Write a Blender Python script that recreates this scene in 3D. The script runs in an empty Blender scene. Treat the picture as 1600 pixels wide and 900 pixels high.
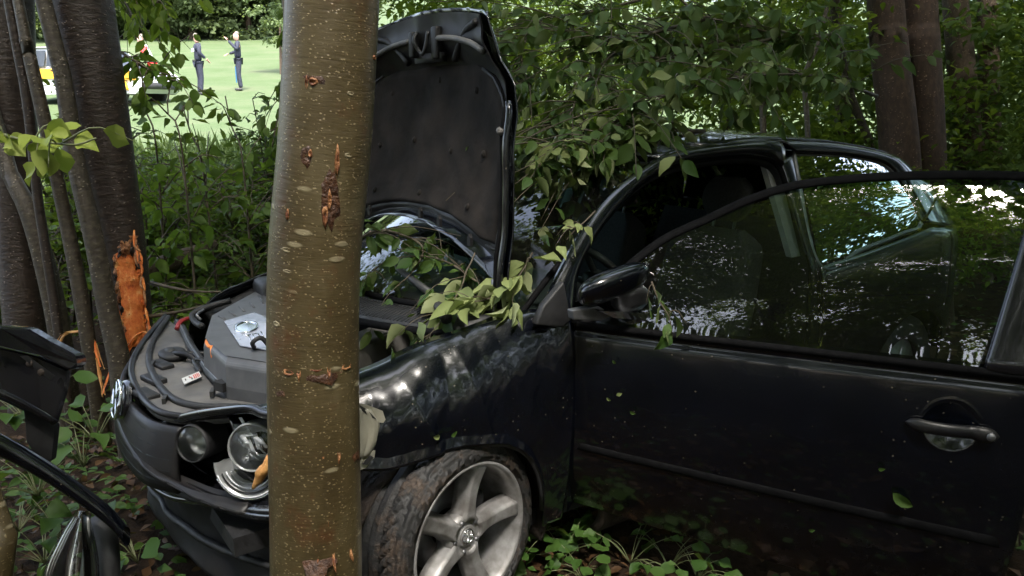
import bpy, bmesh, math, random
import numpy as np
from mathutils import Vector, Matrix
R = math.radians
scene = bpy.context.scene
COL = scene.collection
random.seed(7)
rng = np.random.default_rng(11)

# ------------------------------------------------------------------ camera, sky, sun, exposure
CAM = np.array([1.21509, 2.78472, 1.66011])
BASIS = np.array([[-0.81839218, 0.57464513, -0.00414852],
                  [0.13268236, 0.18192832, -0.97431898],
                  [-0.55913293, -0.79792547, -0.22513399]])       # right, down, forward
cam_data = bpy.data.cameras.new('camera')
cam = bpy.data.objects.new('camera', cam_data); COL.objects.link(cam)
m = Matrix.Identity(4)
for i in range(3):
    m[i][0] = BASIS[0][i]; m[i][1] = -BASIS[1][i]; m[i][2] = -BASIS[2][i]; m[i][3] = CAM[i]
cam.matrix_world = m
cam_data.sensor_width = 36.0
cam_data.lens = 36.0 * 1225 / 1600
cam_data.clip_start = 0.05; cam_data.clip_end = 600
scene.camera = cam

SUN_EL, SUN_AZ = R(61), R(64)                    # sun set behind the photographer in place of the camera flash
world = bpy.data.worlds.new('World'); scene.world = world; world.use_nodes = True
nt = world.node_tree
sky = nt.nodes.new('ShaderNodeTexSky'); sky.sky_type = 'NISHITA'; sky.sun_disc = False
sky.sun_elevation = SUN_EL; sky.sun_rotation = math.pi / 2 - SUN_AZ
sky.air_density = 1.0; sky.dust_density = 4.0; sky.ozone_density = 1.0
bg = nt.nodes['Background']; bg.inputs['Strength'].default_value = 0.13
hsv = nt.nodes.new('ShaderNodeHueSaturation'); hsv.inputs['Saturation'].default_value = 0.7      # an overcast, nearly white sky
nt.links.new(sky.outputs[0], hsv.inputs['Color']); nt.links.new(hsv.outputs[0], bg.inputs['Color'])
sd = bpy.data.lights.new('sun', 'SUN'); sun = bpy.data.objects.new('sun', sd); COL.objects.link(sun)
sd.energy = 1.5; sd.angle = R(11); sd.color = (1.0, 0.95, 0.88)
sdir = Vector((math.cos(SUN_AZ) * math.cos(SUN_EL), math.sin(SUN_AZ) * math.cos(SUN_EL), math.sin(SUN_EL)))
sun.rotation_euler = sdir.to_track_quat('Z', 'Y').to_euler()
scene.view_settings.view_transform = 'Standard'; scene.view_settings.look = 'None'
scene.view_settings.exposure = 2.75; scene.view_settings.gamma = 1.0
scene.render.engine = 'CYCLES'
cy = scene.cycles
cy.max_bounces = 7; cy.diffuse_bounces = 3; cy.glossy_bounces = 4; cy.transmission_bounces = 5; cy.transparent_max_bounces = 10
cy.caustics_reflective = False; cy.caustics_refractive = False
cy.sample_clamp_indirect = 4.0
try:
    cy.use_denoising = True; cy.denoiser = 'OPENIMAGEDENOISE'
except Exception:
    pass

FWD_H = np.array([-0.5739, -0.8190, 0.0]); RIGHT_H = np.array([-0.8190, 0.5739, 0.0])

def W(u, v, d):                                                   # photo pixel + depth -> point in the place
    return CAM + d * np.array([(u - 800) / 1225, (v - 450) / 1225, 1.0]) @ BASIS
def WA(u, v, ax, val):                                            # photo pixel on a plane x/y/z = val
    r = np.array([(u - 800) / 1225, (v - 450) / 1225, 1.0]) @ BASIS
    return CAM + r * (val - CAM[ax]) / r[ax]
def place(r, f, z=0.0):
    p = np.array([CAM[0], CAM[1], 0.0]) + r * RIGHT_H + f * FWD_H
    p[2] = z
    return p
def view_depth(p): return float((np.array(p) - CAM) @ BASIS[2])

def ground_h(x, y):
    f = (x - CAM[0]) * FWD_H[0] + (y - CAM[1]) * FWD_H[1]
    r = (x - CAM[0]) * RIGHT_H[0] + (y - CAM[1]) * RIGHT_H[1]
    if f < 6: h = 0.0
    elif f < 24: h = 0.105 * (f - 6)
    else: h = 1.89 + 0.135 * (f - 24)
    return h - 0.02 * max(0.0, r) * max(0.0, min(1.0, (f - 6) / 10))

# ------------------------------------------------------------------ materials
MATS = {}
def mat_base(name):
    mt = bpy.data.materials.new(name); mt.use_nodes = True
    n = mt.node_tree; b = n.nodes['Principled BSDF']
    MATS[name] = mt
    return mt, n, b
def node(n, typ, **kw):
    x = n.nodes.new(typ)
    for k, v in kw.items():
        if k in x.inputs.keys() if isinstance(k, str) else False: x.inputs[k].default_value = v
        else: setattr(x, k, v)
    return x
def ramp(n, fac, stops, interp='LINEAR'):
    r = n.nodes.new('ShaderNodeValToRGB'); r.color_ramp.interpolation = interp
    el = r.color_ramp.elements
    while len(el) < len(stops): el.new(0.5)
    for e, (p, c) in zip(el, stops):
        e.position = p; e.color = (*c, 1) if len(c) == 3 else c
    n.links.new(fac, r.inputs['Fac']); return r
def mixc(n, fac, a, b, mode='MIX'):
    x = n.nodes.new('ShaderNodeMix'); x.data_type = 'RGBA'; x.blend_type = mode
    for s, i in ((fac, 0), (a, 6), (b, 7)):
        if hasattr(s, 'is_output'): n.links.new(s, x.inputs[i])
        elif i == 0: x.inputs[0].default_value = s
        else: x.inputs[i].default_value = (*s, 1)
    return x.outputs[2]
def math_(n, op, a, b=0.0):
    x = n.nodes.new('ShaderNodeMath'); x.operation = op
    for s, i in ((a, 0), (b, 1)):
        if hasattr(s, 'is_output'): n.links.new(s, x.inputs[i])
        else: x.inputs[i].default_value = s
    return x.outputs[0]
def texco(n, kind='Object', scale=(1, 1, 1)):
    t = n.nodes.new('ShaderNodeTexCoord'); mp = n.nodes.new('ShaderNodeMapping')
    mp.inputs['Scale'].default_value = scale
    n.links.new(t.outputs[kind], mp.inputs['Vector']); return mp.outputs[0]
def noise(n, vec, scale, detail=4, rough=0.55):
    x = n.nodes.new('ShaderNodeTexNoise'); x.inputs['Scale'].default_value = scale
    x.inputs['Detail'].default_value = detail; x.inputs['Roughness'].default_value = rough
    if vec is not None: n.links.new(vec, x.inputs['Vector'])
    return x.outputs['Fac']
def voro(n, vec, scale):
    x = n.nodes.new('ShaderNodeTexVoronoi'); x.inputs['Scale'].default_value = scale
    n.links.new(vec, x.inputs['Vector']); return x
def bump(n, b, h, strength=0.3, dist=0.01):
    x = n.nodes.new('ShaderNodeBump'); x.inputs['Strength'].default_value = strength; x.inputs['Distance'].default_value = dist
    n.links.new(h, x.inputs['Height']); n.links.new(x.outputs[0], b.inputs['Normal'])

def simple(name, c1, c2, rough=0.5, scale=20, metallic=0.0, bmp=0.0, coat=0.0, rough2=None, spec=0.5):
    mt, n, b = mat_base(name)
    v = texco(n); f = noise(n, v, scale, 5)
    r = ramp(n, f, [(0.35, c1), (0.65, c2)]); n.links.new(r.outputs[0], b.inputs['Base Color'])
    b.inputs['Roughness'].default_value = rough; b.inputs['Metallic'].default_value = metallic
    b.inputs['Specular IOR Level'].default_value = spec
    if rough2 is not None:
        f2 = noise(n, v, scale * 0.37, 4)
        rr = ramp(n, f2, [(0.35, (rough,) * 3), (0.7, (rough2,) * 3)]); n.links.new(rr.outputs[0], b.inputs['Roughness'])
    if bmp: bump(n, b, noise(n, v, scale * 2.5, 4), bmp)
    b.inputs['Coat Weight'].default_value = coat; b.inputs['Coat Roughness'].default_value = 0.04
    return mt

def make_paint(name, mud_z=None):
    mt, n, b = mat_base(name)
    v = texco(n)
    base = ramp(n, noise(n, v, 6), [(0.3, (0.0012, 0.0017, 0.0034)), (0.7, (0.0019, 0.0027, 0.0054))]).outputs[0]
    fine = ramp(n, noise(n, v, 260, 3, 0.7), [(0.62, (0, 0, 0)), (0.74, (1, 1, 1))]).outputs[0]       # dried dirt specks
    vs = voro(n, v, 55); sc3 = n.nodes.new('ShaderNodeSeparateColor'); n.links.new(vs.outputs['Color'], sc3.inputs[0])
    spk = math_(n, 'MULTIPLY', ramp(n, vs.outputs['Distance'], [(0.10, (1, 1, 1)), (0.17, (0, 0, 0))]).outputs[0], math_(n, 'GREATER_THAN', sc3.outputs[0], 0.86))
    fine = math_(n, 'MAXIMUM', fine, spk)
    area = ramp(n, noise(n, v, 7, 4), [(0.42, (0, 0, 0)), (0.7, (1, 1, 1))]).outputs[0]
    dirt = math_(n, 'MULTIPLY', fine, area)
    film = math_(n, 'MULTIPLY', area, 0.02)
    if mud_z is not None:                                         # road dirt sprayed along the bottom
        g = n.nodes.new('ShaderNodeNewGeometry'); sx = n.nodes.new('ShaderNodeSeparateXYZ')
        n.links.new(g.outputs['Position'], sx.inputs[0])
        mr = n.nodes.new('ShaderNodeMapRange'); mr.inputs[1].default_value = mud_z; mr.inputs[2].default_value = 0.15
        n.links.new(sx.outputs['Z'], mr.inputs[0])
        mud = math_(n, 'MULTIPLY', mr.outputs[0], ramp(n, noise(n, v, 14, 6, 0.7), [(0.4, (0.02,) * 3), (0.72, (0.75,) * 3)]).outputs[0])
        film = math_(n, 'MAXIMUM', film, math_(n, 'MULTIPLY', mud, 0.4))
    fac = math_(n, 'MAXIMUM', math_(n, 'MULTIPLY', dirt, 0.4), film)
    col_ = mixc(n, fac, base, (0.034, 0.032, 0.032)); col_ = mixc(n, math_(n, 'MULTIPLY', spk, 0.55), col_, (0.16, 0.14, 0.10)); n.links.new(col_, b.inputs['Base Color'])
    b.inputs['Metallic'].default_value = 0.0; b.inputs['Specular IOR Level'].default_value = 0.35
    rr = n.nodes.new('ShaderNodeMapRange'); rr.inputs[3].default_value = 0.22; rr.inputs[4].default_value = 0.75
    n.links.new(fac, rr.inputs[0]); n.links.new(rr.outputs[0], b.inputs['Roughness'])
    b.inputs['Coat Weight'].default_value = 0.9
    cr = n.nodes.new('ShaderNodeMapRange'); cr.inputs[3].default_value = 0.05; cr.inputs[4].default_value = 0.6
    n.links.new(fac, cr.inputs[0]); n.links.new(cr.outputs[0], b.inputs['Coat Roughness'])
    return mt

def make_glass(name, tint, refl=1.0, dust=0.16):
    mt = bpy.data.materials.new(name); mt.use_nodes = True; n = mt.node_tree
    for x in list(n.nodes): n.nodes.remove(x)
    out = n.nodes.new('ShaderNodeOutputMaterial')
    tr = n.nodes.new('ShaderNodeBsdfTransparent'); tr.inputs[0].default_value = (*tint, 1)
    gl = n.nodes.new('ShaderNodeBsdfGlossy'); gl.inputs['Roughness'].default_value = 0.01
    fr = n.nodes.new('ShaderNodeFresnel'); fr.inputs[0].default_value = 1.6
    f = math_(n, 'MULTIPLY', fr.outputs[0], 1.6 * refl)
    mx = n.nodes.new('ShaderNodeMixShader'); n.links.new(f, mx.inputs[0])
    n.links.new(tr.outputs[0], mx.inputs[1]); n.links.new(gl.outputs[0], mx.inputs[2])
    df = n.nodes.new('ShaderNodeBsdfDiffuse'); df.inputs[0].default_value = (0.25, 0.24, 0.2, 1)      # dust on the pane
    v = texco(n); d = ramp(n, noise(n, v, 120, 4, 0.7), [(0.6, (0.01,) * 3), (0.8, (dust,) * 3)]).outputs[0]
    mx2 = n.nodes.new('ShaderNodeMixShader'); n.links.new(d, mx2.inputs[0])
    n.links.new(mx.outputs[0], mx2.inputs[1]); n.links.new(df.outputs[0], mx2.inputs[2])
    n.links.new(mx2.outputs[0], out.inputs[0]); MATS[name] = mt
    return mt

def make_leaf(name, dark, light, back, transl=0.35, rough=0.55):
    mt = bpy.data.materials.new(name); mt.use_nodes = True; n = mt.node_tree; b = n.nodes['Principled BSDF']
    out = n.nodes['Material Output']
    g = n.nodes.new('ShaderNodeNewGeometry'); oi = n.nodes.new('ShaderNodeObjectInfo')
    rnd = math_(n, 'FRACT', math_(n, 'ADD', g.outputs['Random Per Island'], oi.outputs['Random']))
    c = ramp(n, rnd, [(0.0, dark), (0.55, tuple((a + q) / 2 for a, q in zip(dark, light))), (1.0, light)]).outputs[0]
    t = noise(n, texco(n), 35, 3)
    c = mixc(n, math_(n, 'MULTIPLY', t, 0.35), c, tuple(x * 0.6 for x in dark))
    cb = mixc(n, 0.7, c, back)
    cc = mixc(n, g.outputs['Backfacing'], c, cb)
    n.links.new(cc, b.inputs['Base Color']); b.inputs['Roughness'].default_value = rough
    b.inputs['Specular IOR Level'].default_value = 0.28
    tl = n.nodes.new('ShaderNodeBsdfTranslucent')
    n.links.new(mixc(n, 0.5, c, (0.22, 0.30, 0.03)), tl.inputs[0])
    mx = n.nodes.new('ShaderNodeMixShader'); mx.inputs[0].default_value = transl
    n.links.new(b.outputs[0], mx.inputs[1]); n.links.new(tl.outputs[0], mx.inputs[2]); n.links.new(mx.outputs[0], out.inputs[0])
    MATS[name] = mt
    return mt

def make_bark_smooth(name):                                       # cherry-like bark: pale lenticel dashes on olive brown
    mt, n, b = mat_base(name)
    uv = texco(n, 'UV')
    def sc(x, y):
        mp = n.nodes.new('ShaderNodeMapping'); mp.inputs['Scale'].default_value = (x, y, 1); n.links.new(uv, mp.inputs[0]); return mp.outputs[0]
    col = ramp(n, noise(n, sc(5, 3), 1, 5, 0.6), [(0.28, (0.038, 0.025, 0.009)), (0.5, (0.074, 0.054, 0.022)), (0.74, (0.135, 0.108, 0.056))]).outputs[0]
    hl = ramp(n, noise(n, sc(22, 190), 1, 4, 0.6), [(0.4, (0, 0, 0)), (0.7, (1, 1, 1))]).outputs[0]
    col = mixc(n, math_(n, 'MULTIPLY', hl, 0.25), col, (0.025, 0.015, 0.006))
    d = voro(n, sc(105, 170), 1)
    dots = ramp(n, d.outputs['Distance'], [(0.20, (1, 1, 1)), (0.33, (0, 0, 0))]).outputs[0]
    keep = math_(n, 'GREATER_THAN', noise(n, sc(60, 60), 1, 2), 0.50)
    dots = math_(n, 'MULTIPLY', dots, keep)
    col = mixc(n, math_(n, 'MULTIPLY', dots, 0.7), col, (0.27, 0.21, 0.11))
    e = voro(n, sc(11, 30), 1); sx = n.nodes.new('ShaderNodeSeparateColor'); n.links.new(e.outputs['Color'], sx.inputs[0])
    pat = math_(n, 'MULTIPLY', ramp(n, e.outputs['Distance'], [(0.15, (1, 1, 1)), (0.24, (0, 0, 0))]).outputs[0], math_(n, 'GREATER_THAN', sx.outputs[0], 0.72))
    col = mixc(n, math_(n, 'MULTIPLY', pat, 0.8), col, (0.27, 0.23, 0.14))
    red = ramp(n, noise(n, sc(7, 5), 1, 6, 0.7), [(0.54, (0, 0, 0)), (0.68, (1, 1, 1))]).outputs[0]
    col = mixc(n, math_(n, 'MULTIPLY', red, 0.7), col, (0.085, 0.030, 0.010))
    n.links.new(col, b.inputs['Base Color'])
    b.inputs['Roughness'].default_value = 0.40; b.inputs['Specular IOR Level'].default_value = 0.55
    h = math_(n, 'ADD', math_(n, 'MULTIPLY', hl, -0.3), math_(n, 'ADD', math_(n, 'MULTIPLY', dots, 0.7), math_(n, 'ADD', pat, math_(n, 'MULTIPLY', noise(n, sc(30, 60), 1, 5), 0.8))))
    bump(n, b, h, 0.4, 0.0025)
    return mt

def make_bark_rough(name, c1, c2, c3, sx_=14, sy=60, rough=0.6):
    mt, n, b = mat_base(name)
    uv = texco(n, 'UV')
    def sc(x, y):
        mp = n.nodes.new('ShaderNodeMapping'); mp.inputs['Scale'].default_value = (x, y, 1); n.links.new(uv, mp.inputs[0]); return mp.outputs[0]
    f = noise(n, sc(sx_, sy), 1, 6, 0.65)
    col = ramp(n, f, [(0.3, c1), (0.5, c2), (0.72, c3)]).outputs[0]
    big = noise(n, sc(4, 2), 1, 4)
    col = mixc(n, math_(n, 'MULTIPLY', big, 0.6), col, c1)
    d = voro(n, sc(40, 70), 1)
    li = math_(n, 'MULTIPLY', ramp(n, d.outputs['Distance'], [(0.12, (1, 1, 1)), (0.25, (0, 0, 0))]).outputs[0], math_(n, 'GREATER_THAN', noise(n, sc(9, 9), 1, 2), 0.5))
    col = mixc(n, math_(n, 'MULTIPLY', li, 0.7), col, tuple(min(1, x * 2.2 + 0.05) for x in c3))
    n.links.new(col, b.inputs['Base Color']); b.inputs['Roughness'].default_value = rough
    bump(n, b, math_(n, 'ADD', f, math_(n, 'MULTIPLY', li, 0.5)), 0.8, 0.008)
    return mt

paint = make_paint('black_paint')
paint_low = make_paint('black_paint_road_dirt', 0.55)
blackplastic = simple('black_plastic', (0.010, 0.010, 0.011), (0.02, 0.02, 0.021), 0.45, 25, bmp=0.08, rough2=0.7)
glossblack = simple('gloss_black_plastic', (0.006, 0.006, 0.008), (0.012, 0.012, 0.015), 0.15, 12, coat=0.6, rough2=0.35)
greyplastic = simple('grey_dusty_plastic', (0.075, 0.074, 0.075), (0.135, 0.128, 0.118), 0.55, 9, bmp=0.05, rough2=0.75)
coverplastic = simple('engine_cover_plastic', (0.062, 0.064, 0.070), (0.092, 0.094, 0.10), 0.5, 14, bmp=0.04)
rubber = simple('rubber_trim', (0.0035, 0.0035, 0.004), (0.0065, 0.0065, 0.007), 0.75, 40, spec=0.06)
satin = simple('satin_dirty_black', (0.006, 0.006, 0.008), (0.016, 0.015, 0.015), 0.38, 10, rough2=0.65, bmp=0.04, spec=0.4)
def make_tyre(name):
    mt, n, b = mat_base(name); v = texco(n)
    f = noise(n, v, 11, 7, 0.72); m1 = ramp(n, f, [(0.50, (0, 0, 0)), (0.62, (1, 1, 1))]).outputs[0]
    g = noise(n, v, 60, 5, 0.7)
    rub = ramp(n, g, [(0.3, (0.008, 0.008, 0.008)), (0.7, (0.022, 0.021, 0.020))]).outputs[0]; mud = ramp(n, g, [(0.3, (0.030, 0.018, 0.011)), (0.7, (0.085, 0.056, 0.036))]).outputs[0]
    n.links.new(mixc(n, math_(n, 'MULTIPLY', m1, 0.8), rub, mud), b.inputs['Base Color']); b.inputs['Roughness'].default_value = 0.6
    bump(n, b, math_(n, 'ADD', g, math_(n, 'MULTIPLY', m1, 0.8)), 0.6, 0.006); return mt
tyre_m = make_tyre('muddy_tyre_rubber')
mud_m = simple('wet_mud', (0.010, 0.0065, 0.0045), (0.030, 0.019, 0.012), 0.8, 20, bmp=0.6)
rim_m = simple('alloy_rim', (0.15, 0.14, 0.13), (0.35, 0.345, 0.34), 0.42, 14, metallic=0.5, rough2=0.65, bmp=0.05)
chrome = simple('chrome', (0.75, 0.76, 0.8), (0.85, 0.86, 0.9), 0.08, 5, metallic=1.0)
steel = simple('dull_steel', (0.16, 0.16, 0.165), (0.26, 0.26, 0.27), 0.38, 14, metallic=0.9, rough2=0.55)
pad_m = simple('insulation_felt', (0.010, 0.0085, 0.0075), (0.024, 0.019, 0.016), 0.9, 7, bmp=0.35, spec=0.2)
fabric = simple('seat_fabric', (0.028, 0.027, 0.0275), (0.048, 0.046, 0.047), 0.9, 90, bmp=0.2, spec=0.2)
trimgrey = simple('interior_trim', (0.20, 0.20, 0.19), (0.26, 0.26, 0.25), 0.6, 12)
dashm = simple('dashboard_plastic', (0.012, 0.012, 0.013), (0.02, 0.02, 0.02), 0.6, 50, bmp=0.1)
lampinner = simple('lamp_satin', (0.26, 0.27, 0.27), (0.38, 0.39, 0.39), 0.3, 14, metallic=0.4)
lampmirror = simple('aluminised_reflector', (0.62, 0.63, 0.66), (0.85, 0.86, 0.9), 0.2, 30, metallic=0.12, rough2=0.35)  # pale diffuse colour stands in for bright reflection in the bowl
torn = simple('torn_lamp_shell', (0.26, 0.25, 0.20), (0.40, 0.38, 0.30), 0.28, 9, coat=0.4)
orangep = simple('orange_plastic', (0.75, 0.20, 0.03), (0.85, 0.26, 0.04), 0.4, 10)
redp = simple('red_plastic', (0.22, 0.02, 0.02), (0.32, 0.03, 0.03), 0.4, 10)
bluep = simple('blue_plastic', (0.03, 0.12, 0.28), (0.05, 0.18, 0.36), 0.4, 10)
paper_m = simple('sticker_paper', (0.5, 0.5, 0.48), (0.62, 0.62, 0.6), 0.5, 40)
inkred = simple('red_ink', (0.45, 0.08, 0.06), (0.5, 0.1, 0.08), 0.6, 10)
inkblack = simple('black_ink', (0.02, 0.02, 0.02), (0.03, 0.03, 0.03), 0.6, 10)
polished = simple('silver_cover_panel', (0.30, 0.32, 0.38), (0.50, 0.52, 0.60), 0.22, 3, metallic=0.35, rough2=0.35)
glass_side = make_glass('tinted_side_glass', (0.52, 0.72, 0.66))
glass_dark = make_glass('rear_side_glass', (0.22, 0.30, 0.28), 1.3)
glass_wind = make_glass('windscreen_glass', (0.50, 0.68, 0.60))
glass_lens = make_glass('clear_lens', (0.92, 0.94, 0.94), 0.8, 0.04)
bark_near = make_bark_smooth('smooth_wet_bark')
bark_dark = make_bark_rough('dark_wet_bark', (0.012, 0.0065, 0.0035), (0.026, 0.015, 0.009), (0.06, 0.040, 0.027), 18, 45, 0.5)
bark_grey = make_bark_rough('grey_mottled_bark', (0.020, 0.0135, 0.007), (0.046, 0.034, 0.019), (0.11, 0.092, 0.06), 22, 40, 0.55)
bark_red = make_bark_rough('red_brown_bark', (0.020, 0.0105, 0.006), (0.052, 0.028, 0.016), (0.105, 0.064, 0.040), 30, 14, 0.8)
bark_tan = make_bark_rough('tan_brown_bark', (0.036, 0.022, 0.013), (0.09, 0.058, 0.036), (0.16, 0.12, 0.08), 26, 20, 0.75)
twig_m = simple('twig_bark', (0.045, 0.032, 0.018), (0.10, 0.08, 0.05), 0.6, 30)
greentwig = simple('green_twig', (0.10, 0.12, 0.05), (0.18, 0.19, 0.09), 0.5, 30)
def make_wood(name):
    mt, n, b = mat_base(name); v = texco(n, 'Object', (26, 26, 17))
    f = noise(n, v, 1, 6, 0.7)
    col = ramp(n, f, [(0.28, (0.22, 0.030, 0.006)), (0.40, (0.62, 0.12, 0.016)), (0.56, (0.74, 0.22, 0.040)), (0.72, (0.80, 0.50, 0.20))]).outputs[0]
    g = noise(n, texco(n), 70, 5, 0.7); col = mixc(n, ramp(n, g, [(0.58, (0, 0, 0)), (0.7, (1, 1, 1))]).outputs[0], col, (0.30, 0.04, 0.008))
    n.links.new(col, b.inputs['Base Color']); b.inputs['Roughness'].default_value = 0.45
    bump(n, b, math_(n, 'ADD', f, g), 0.8, 0.01); return mt
wood_orange = make_wood('raw_orange_wood')
wood_pale = simple('raw_splinter_wood', (0.50, 0.22, 0.06), (0.62, 0.36, 0.13), 0.6, 25, bmp=0.5)
wound_m = simple('reddish_bruised_bark', (0.030, 0.012, 0.006), (0.085, 0.034, 0.013), 0.45, 45, bmp=0.7)
scar_m = simple('bark_scar_tissue', (0.11, 0.026, 0.009), (0.40, 0.19, 0.075), 0.5, 60, bmp=0.6)
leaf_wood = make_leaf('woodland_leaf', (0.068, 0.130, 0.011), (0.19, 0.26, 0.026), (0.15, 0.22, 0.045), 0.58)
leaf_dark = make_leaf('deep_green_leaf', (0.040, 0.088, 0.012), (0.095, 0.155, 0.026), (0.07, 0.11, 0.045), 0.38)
leaf_bush = make_leaf('bush_leaf', (0.065, 0.145, 0.012), (0.16, 0.26, 0.028), (0.13, 0.20, 0.04), 0.5)
leaf_fall = make_leaf('broken_branch_leaf', (0.036, 0.080, 0.014), (0.080, 0.135, 0.028), (0.17, 0.205, 0.09), 0.25)
leaf_pale = make_leaf('pale_underside_leaf', (0.16, 0.20, 0.07), (0.25, 0.29, 0.11), (0.33, 0.36, 0.19), 0.2)
leaf_lime = make_leaf('yellow_green_leaf', (0.22, 0.29, 0.04), (0.34, 0.40, 0.07), (0.30, 0.34, 0.09), 0.35)
leaf_herb = make_leaf('ground_herb_leaf', (0.035, 0.085, 0.014), (0.075, 0.14, 0.028), (0.08, 0.12, 0.05), 0.25)
leaf_dead = make_leaf('dead_leaf', (0.045, 0.022, 0.010), (0.12, 0.065, 0.028), (0.10, 0.06, 0.03), 0.1)
leaf_far = make_leaf('far_tree_leaf', (0.075, 0.115, 0.045), (0.15, 0.19, 0.085), (0.14, 0.17, 0.09), 0.35)  # paled so that distant haze is put into the leaf colour
leaf_silver = make_leaf('silver_green_leaf', (0.12, 0.17, 0.075), (0.20, 0.26, 0.12), (0.2, 0.25, 0.14), 0.35)  # own silver green, paled further for the same haze
grass_m = make_leaf('grass_blade', (0.06, 0.11, 0.03), (0.13, 0.18, 0.07), (0.10, 0.14, 0.05), 0.3)

def make_ground(name, cols, s1, s2, bmp):
    mt, n, b = mat_base(name); v = texco(n)
    f = noise(n, v, s1, 8, 0.65); col = ramp(n, f, cols).outputs[0]
    g = noise(n, v, s2, 6, 0.7)
    col = mixc(n, math_(n, 'MULTIPLY', g, 0.5), col, tuple(x * 0.5 for x in cols[0][1]))
    n.links.new(col, b.inputs['Base Color']); b.inputs['Roughness'].default_value = 0.9; b.inputs['Specular IOR Level'].default_value = 0.15
    bump(n, b, g, bmp, 0.04); return mt
soil_m = make_ground('leaf_mould_soil', [(0.3, (0.018, 0.011, 0.006)), (0.5, (0.040, 0.024, 0.013)), (0.7, (0.065, 0.040, 0.020))], 9, 45, 0.8)
meadow_m = make_ground('meadow_turf', [(0.3, (0.070, 0.108, 0.042)), (0.5, (0.094, 0.130, 0.062)), (0.75, (0.135, 0.150, 0.088))], 0.6, 8, 0.5)

# ------------------------------------------------------------------ object helpers
def props(o, label=None, cat=None, group=None, kind=None):
    if label: o['label'] = label
    if cat: o['category'] = cat
    if group: o['group'] = group
    if kind: o['kind'] = kind
    return o
def thing(name, loc, label, cat, group=None):
    o = bpy.data.objects.new(name, None); COL.objects.link(o); o.location = tuple(float(x) for x in loc)
    o.empty_display_size = 0.1
    return props(o, label, cat, group)
def root_loc(o):
    v = Vector((0, 0, 0))
    while o is not None: v += o.location; o = o.parent
    return v
def mesh(name, verts, faces, mat, parent=None, smooth=True, uv=None, kind=None, loc=None):
    """link one mesh object; verts are world coordinates, stored relative to the thing's base"""
    verts = np.asarray(verts, float)
    off = np.array(root_loc(parent)) if parent is not None else (np.array(loc, float) if loc is not None else np.zeros(3))
    me = bpy.data.meshes.new(name)
    me.from_pydata((verts - off).tolist(), [], [tuple(int(i) for i in f) for f in faces])
    me.materials.append(mat)
    if smooth: me.polygons.foreach_set('use_smooth', [True] * len(me.polygons))
    if uv is not None:
        lay = me.uv_layers.new(name='UVMap'); li = np.empty(len(me.loops), np.int32); me.loops.foreach_get('vertex_index', li)
        lay.data.foreach_set('uv', np.asarray(uv, float)[li].ravel())
    me.update()
    o = bpy.data.objects.new(name, me); COL.objects.link(o)
    if parent is not None: o.parent = parent
    elif loc is not None: o.location = tuple(off)
    if kind: o['kind'] = kind
    return o
def solid(o, t, offset=-1.0, even=False):
    m_ = o.modifiers.new('thickness', 'SOLIDIFY'); m_.thickness = t; m_.offset = offset; m_.use_even_offset = even; return o
def bevel(o, w, seg=2):
    m_ = o.modifiers.new('bevel', 'BEVEL'); m_.width = w; m_.segments = seg; m_.limit_method = 'ANGLE'; m_.angle_limit = R(35)
    m_.harden_normals = False
    return o
def subsurf(o, l=1):
    m_ = o.modifiers.new('smooth', 'SUBSURF'); m_.levels = l; m_.render_levels = l; return o

def grid(fn, nu, nv, closed_u=False, flip=False):
    us = np.linspace(0, 1, nu, endpoint=not closed_u); vs = np.linspace(0, 1, nv)
    V = [fn(u, v) for v in vs for u in us]; F = []
    n2 = nu if closed_u else nu - 1
    for j in range(nv - 1):
        for i in range(n2):
            a = j * nu + i; b_ = j * nu + (i + 1) % nu; c = b_ + nu; d = a + nu
            F.append((a, d, c, b_) if flip else (a, b_, c, d))
    return np.array(V, float), F
def polyline(pts, n, smooth=True):
    """resample a polyline (Catmull-Rom) by arc length"""
    P = np.array(pts, float)
    if smooth and len(P) > 2:
        Q = np.vstack([2 * P[0] - P[1], P, 2 * P[-1] - P[-2]]); out = []
        for i in range(1, len(Q) - 2):
            for t in np.linspace(0, 1, 12, endpoint=False):
                a, b_, c, d = Q[i - 1], Q[i], Q[i + 1], Q[i + 2]
                out.append(0.5 * (2 * b_ + (c - a) * t + (2 * a - 5 * b_ + 4 * c - d) * t * t + (3 * b_ - a - 3 * c + d) * t ** 3))
        out.append(P[-1]); P = np.array(out)
    s = np.r_[0, np.cumsum(np.linalg.norm(np.diff(P, axis=0), axis=1))]
    tt = np.linspace(0, s[-1], n)
    return np.stack([np.interp(tt, s, P[:, k]) for k in range(P.shape[1])], 1)
def ribbon(A, B, n, mrows, bulge=None, smooth=True):
    a = polyline(A, n, smooth); b_ = polyline(B, n, smooth)
    V = []; F = []
    for j in range(mrows):
        t = j / (mrows - 1); row = a * (1 - t) + b_ * t
        if bulge is not None: row = row + np.array(bulge) * (4 * t * (1 - t))
        V.append(row)
    V = np.vstack(V)
    for j in range(mrows - 1):
        for i in range(n - 1):
            q = j * n + i; F.append((q, q + 1, q + 1 + n, q + n))
    return V, F
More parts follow.
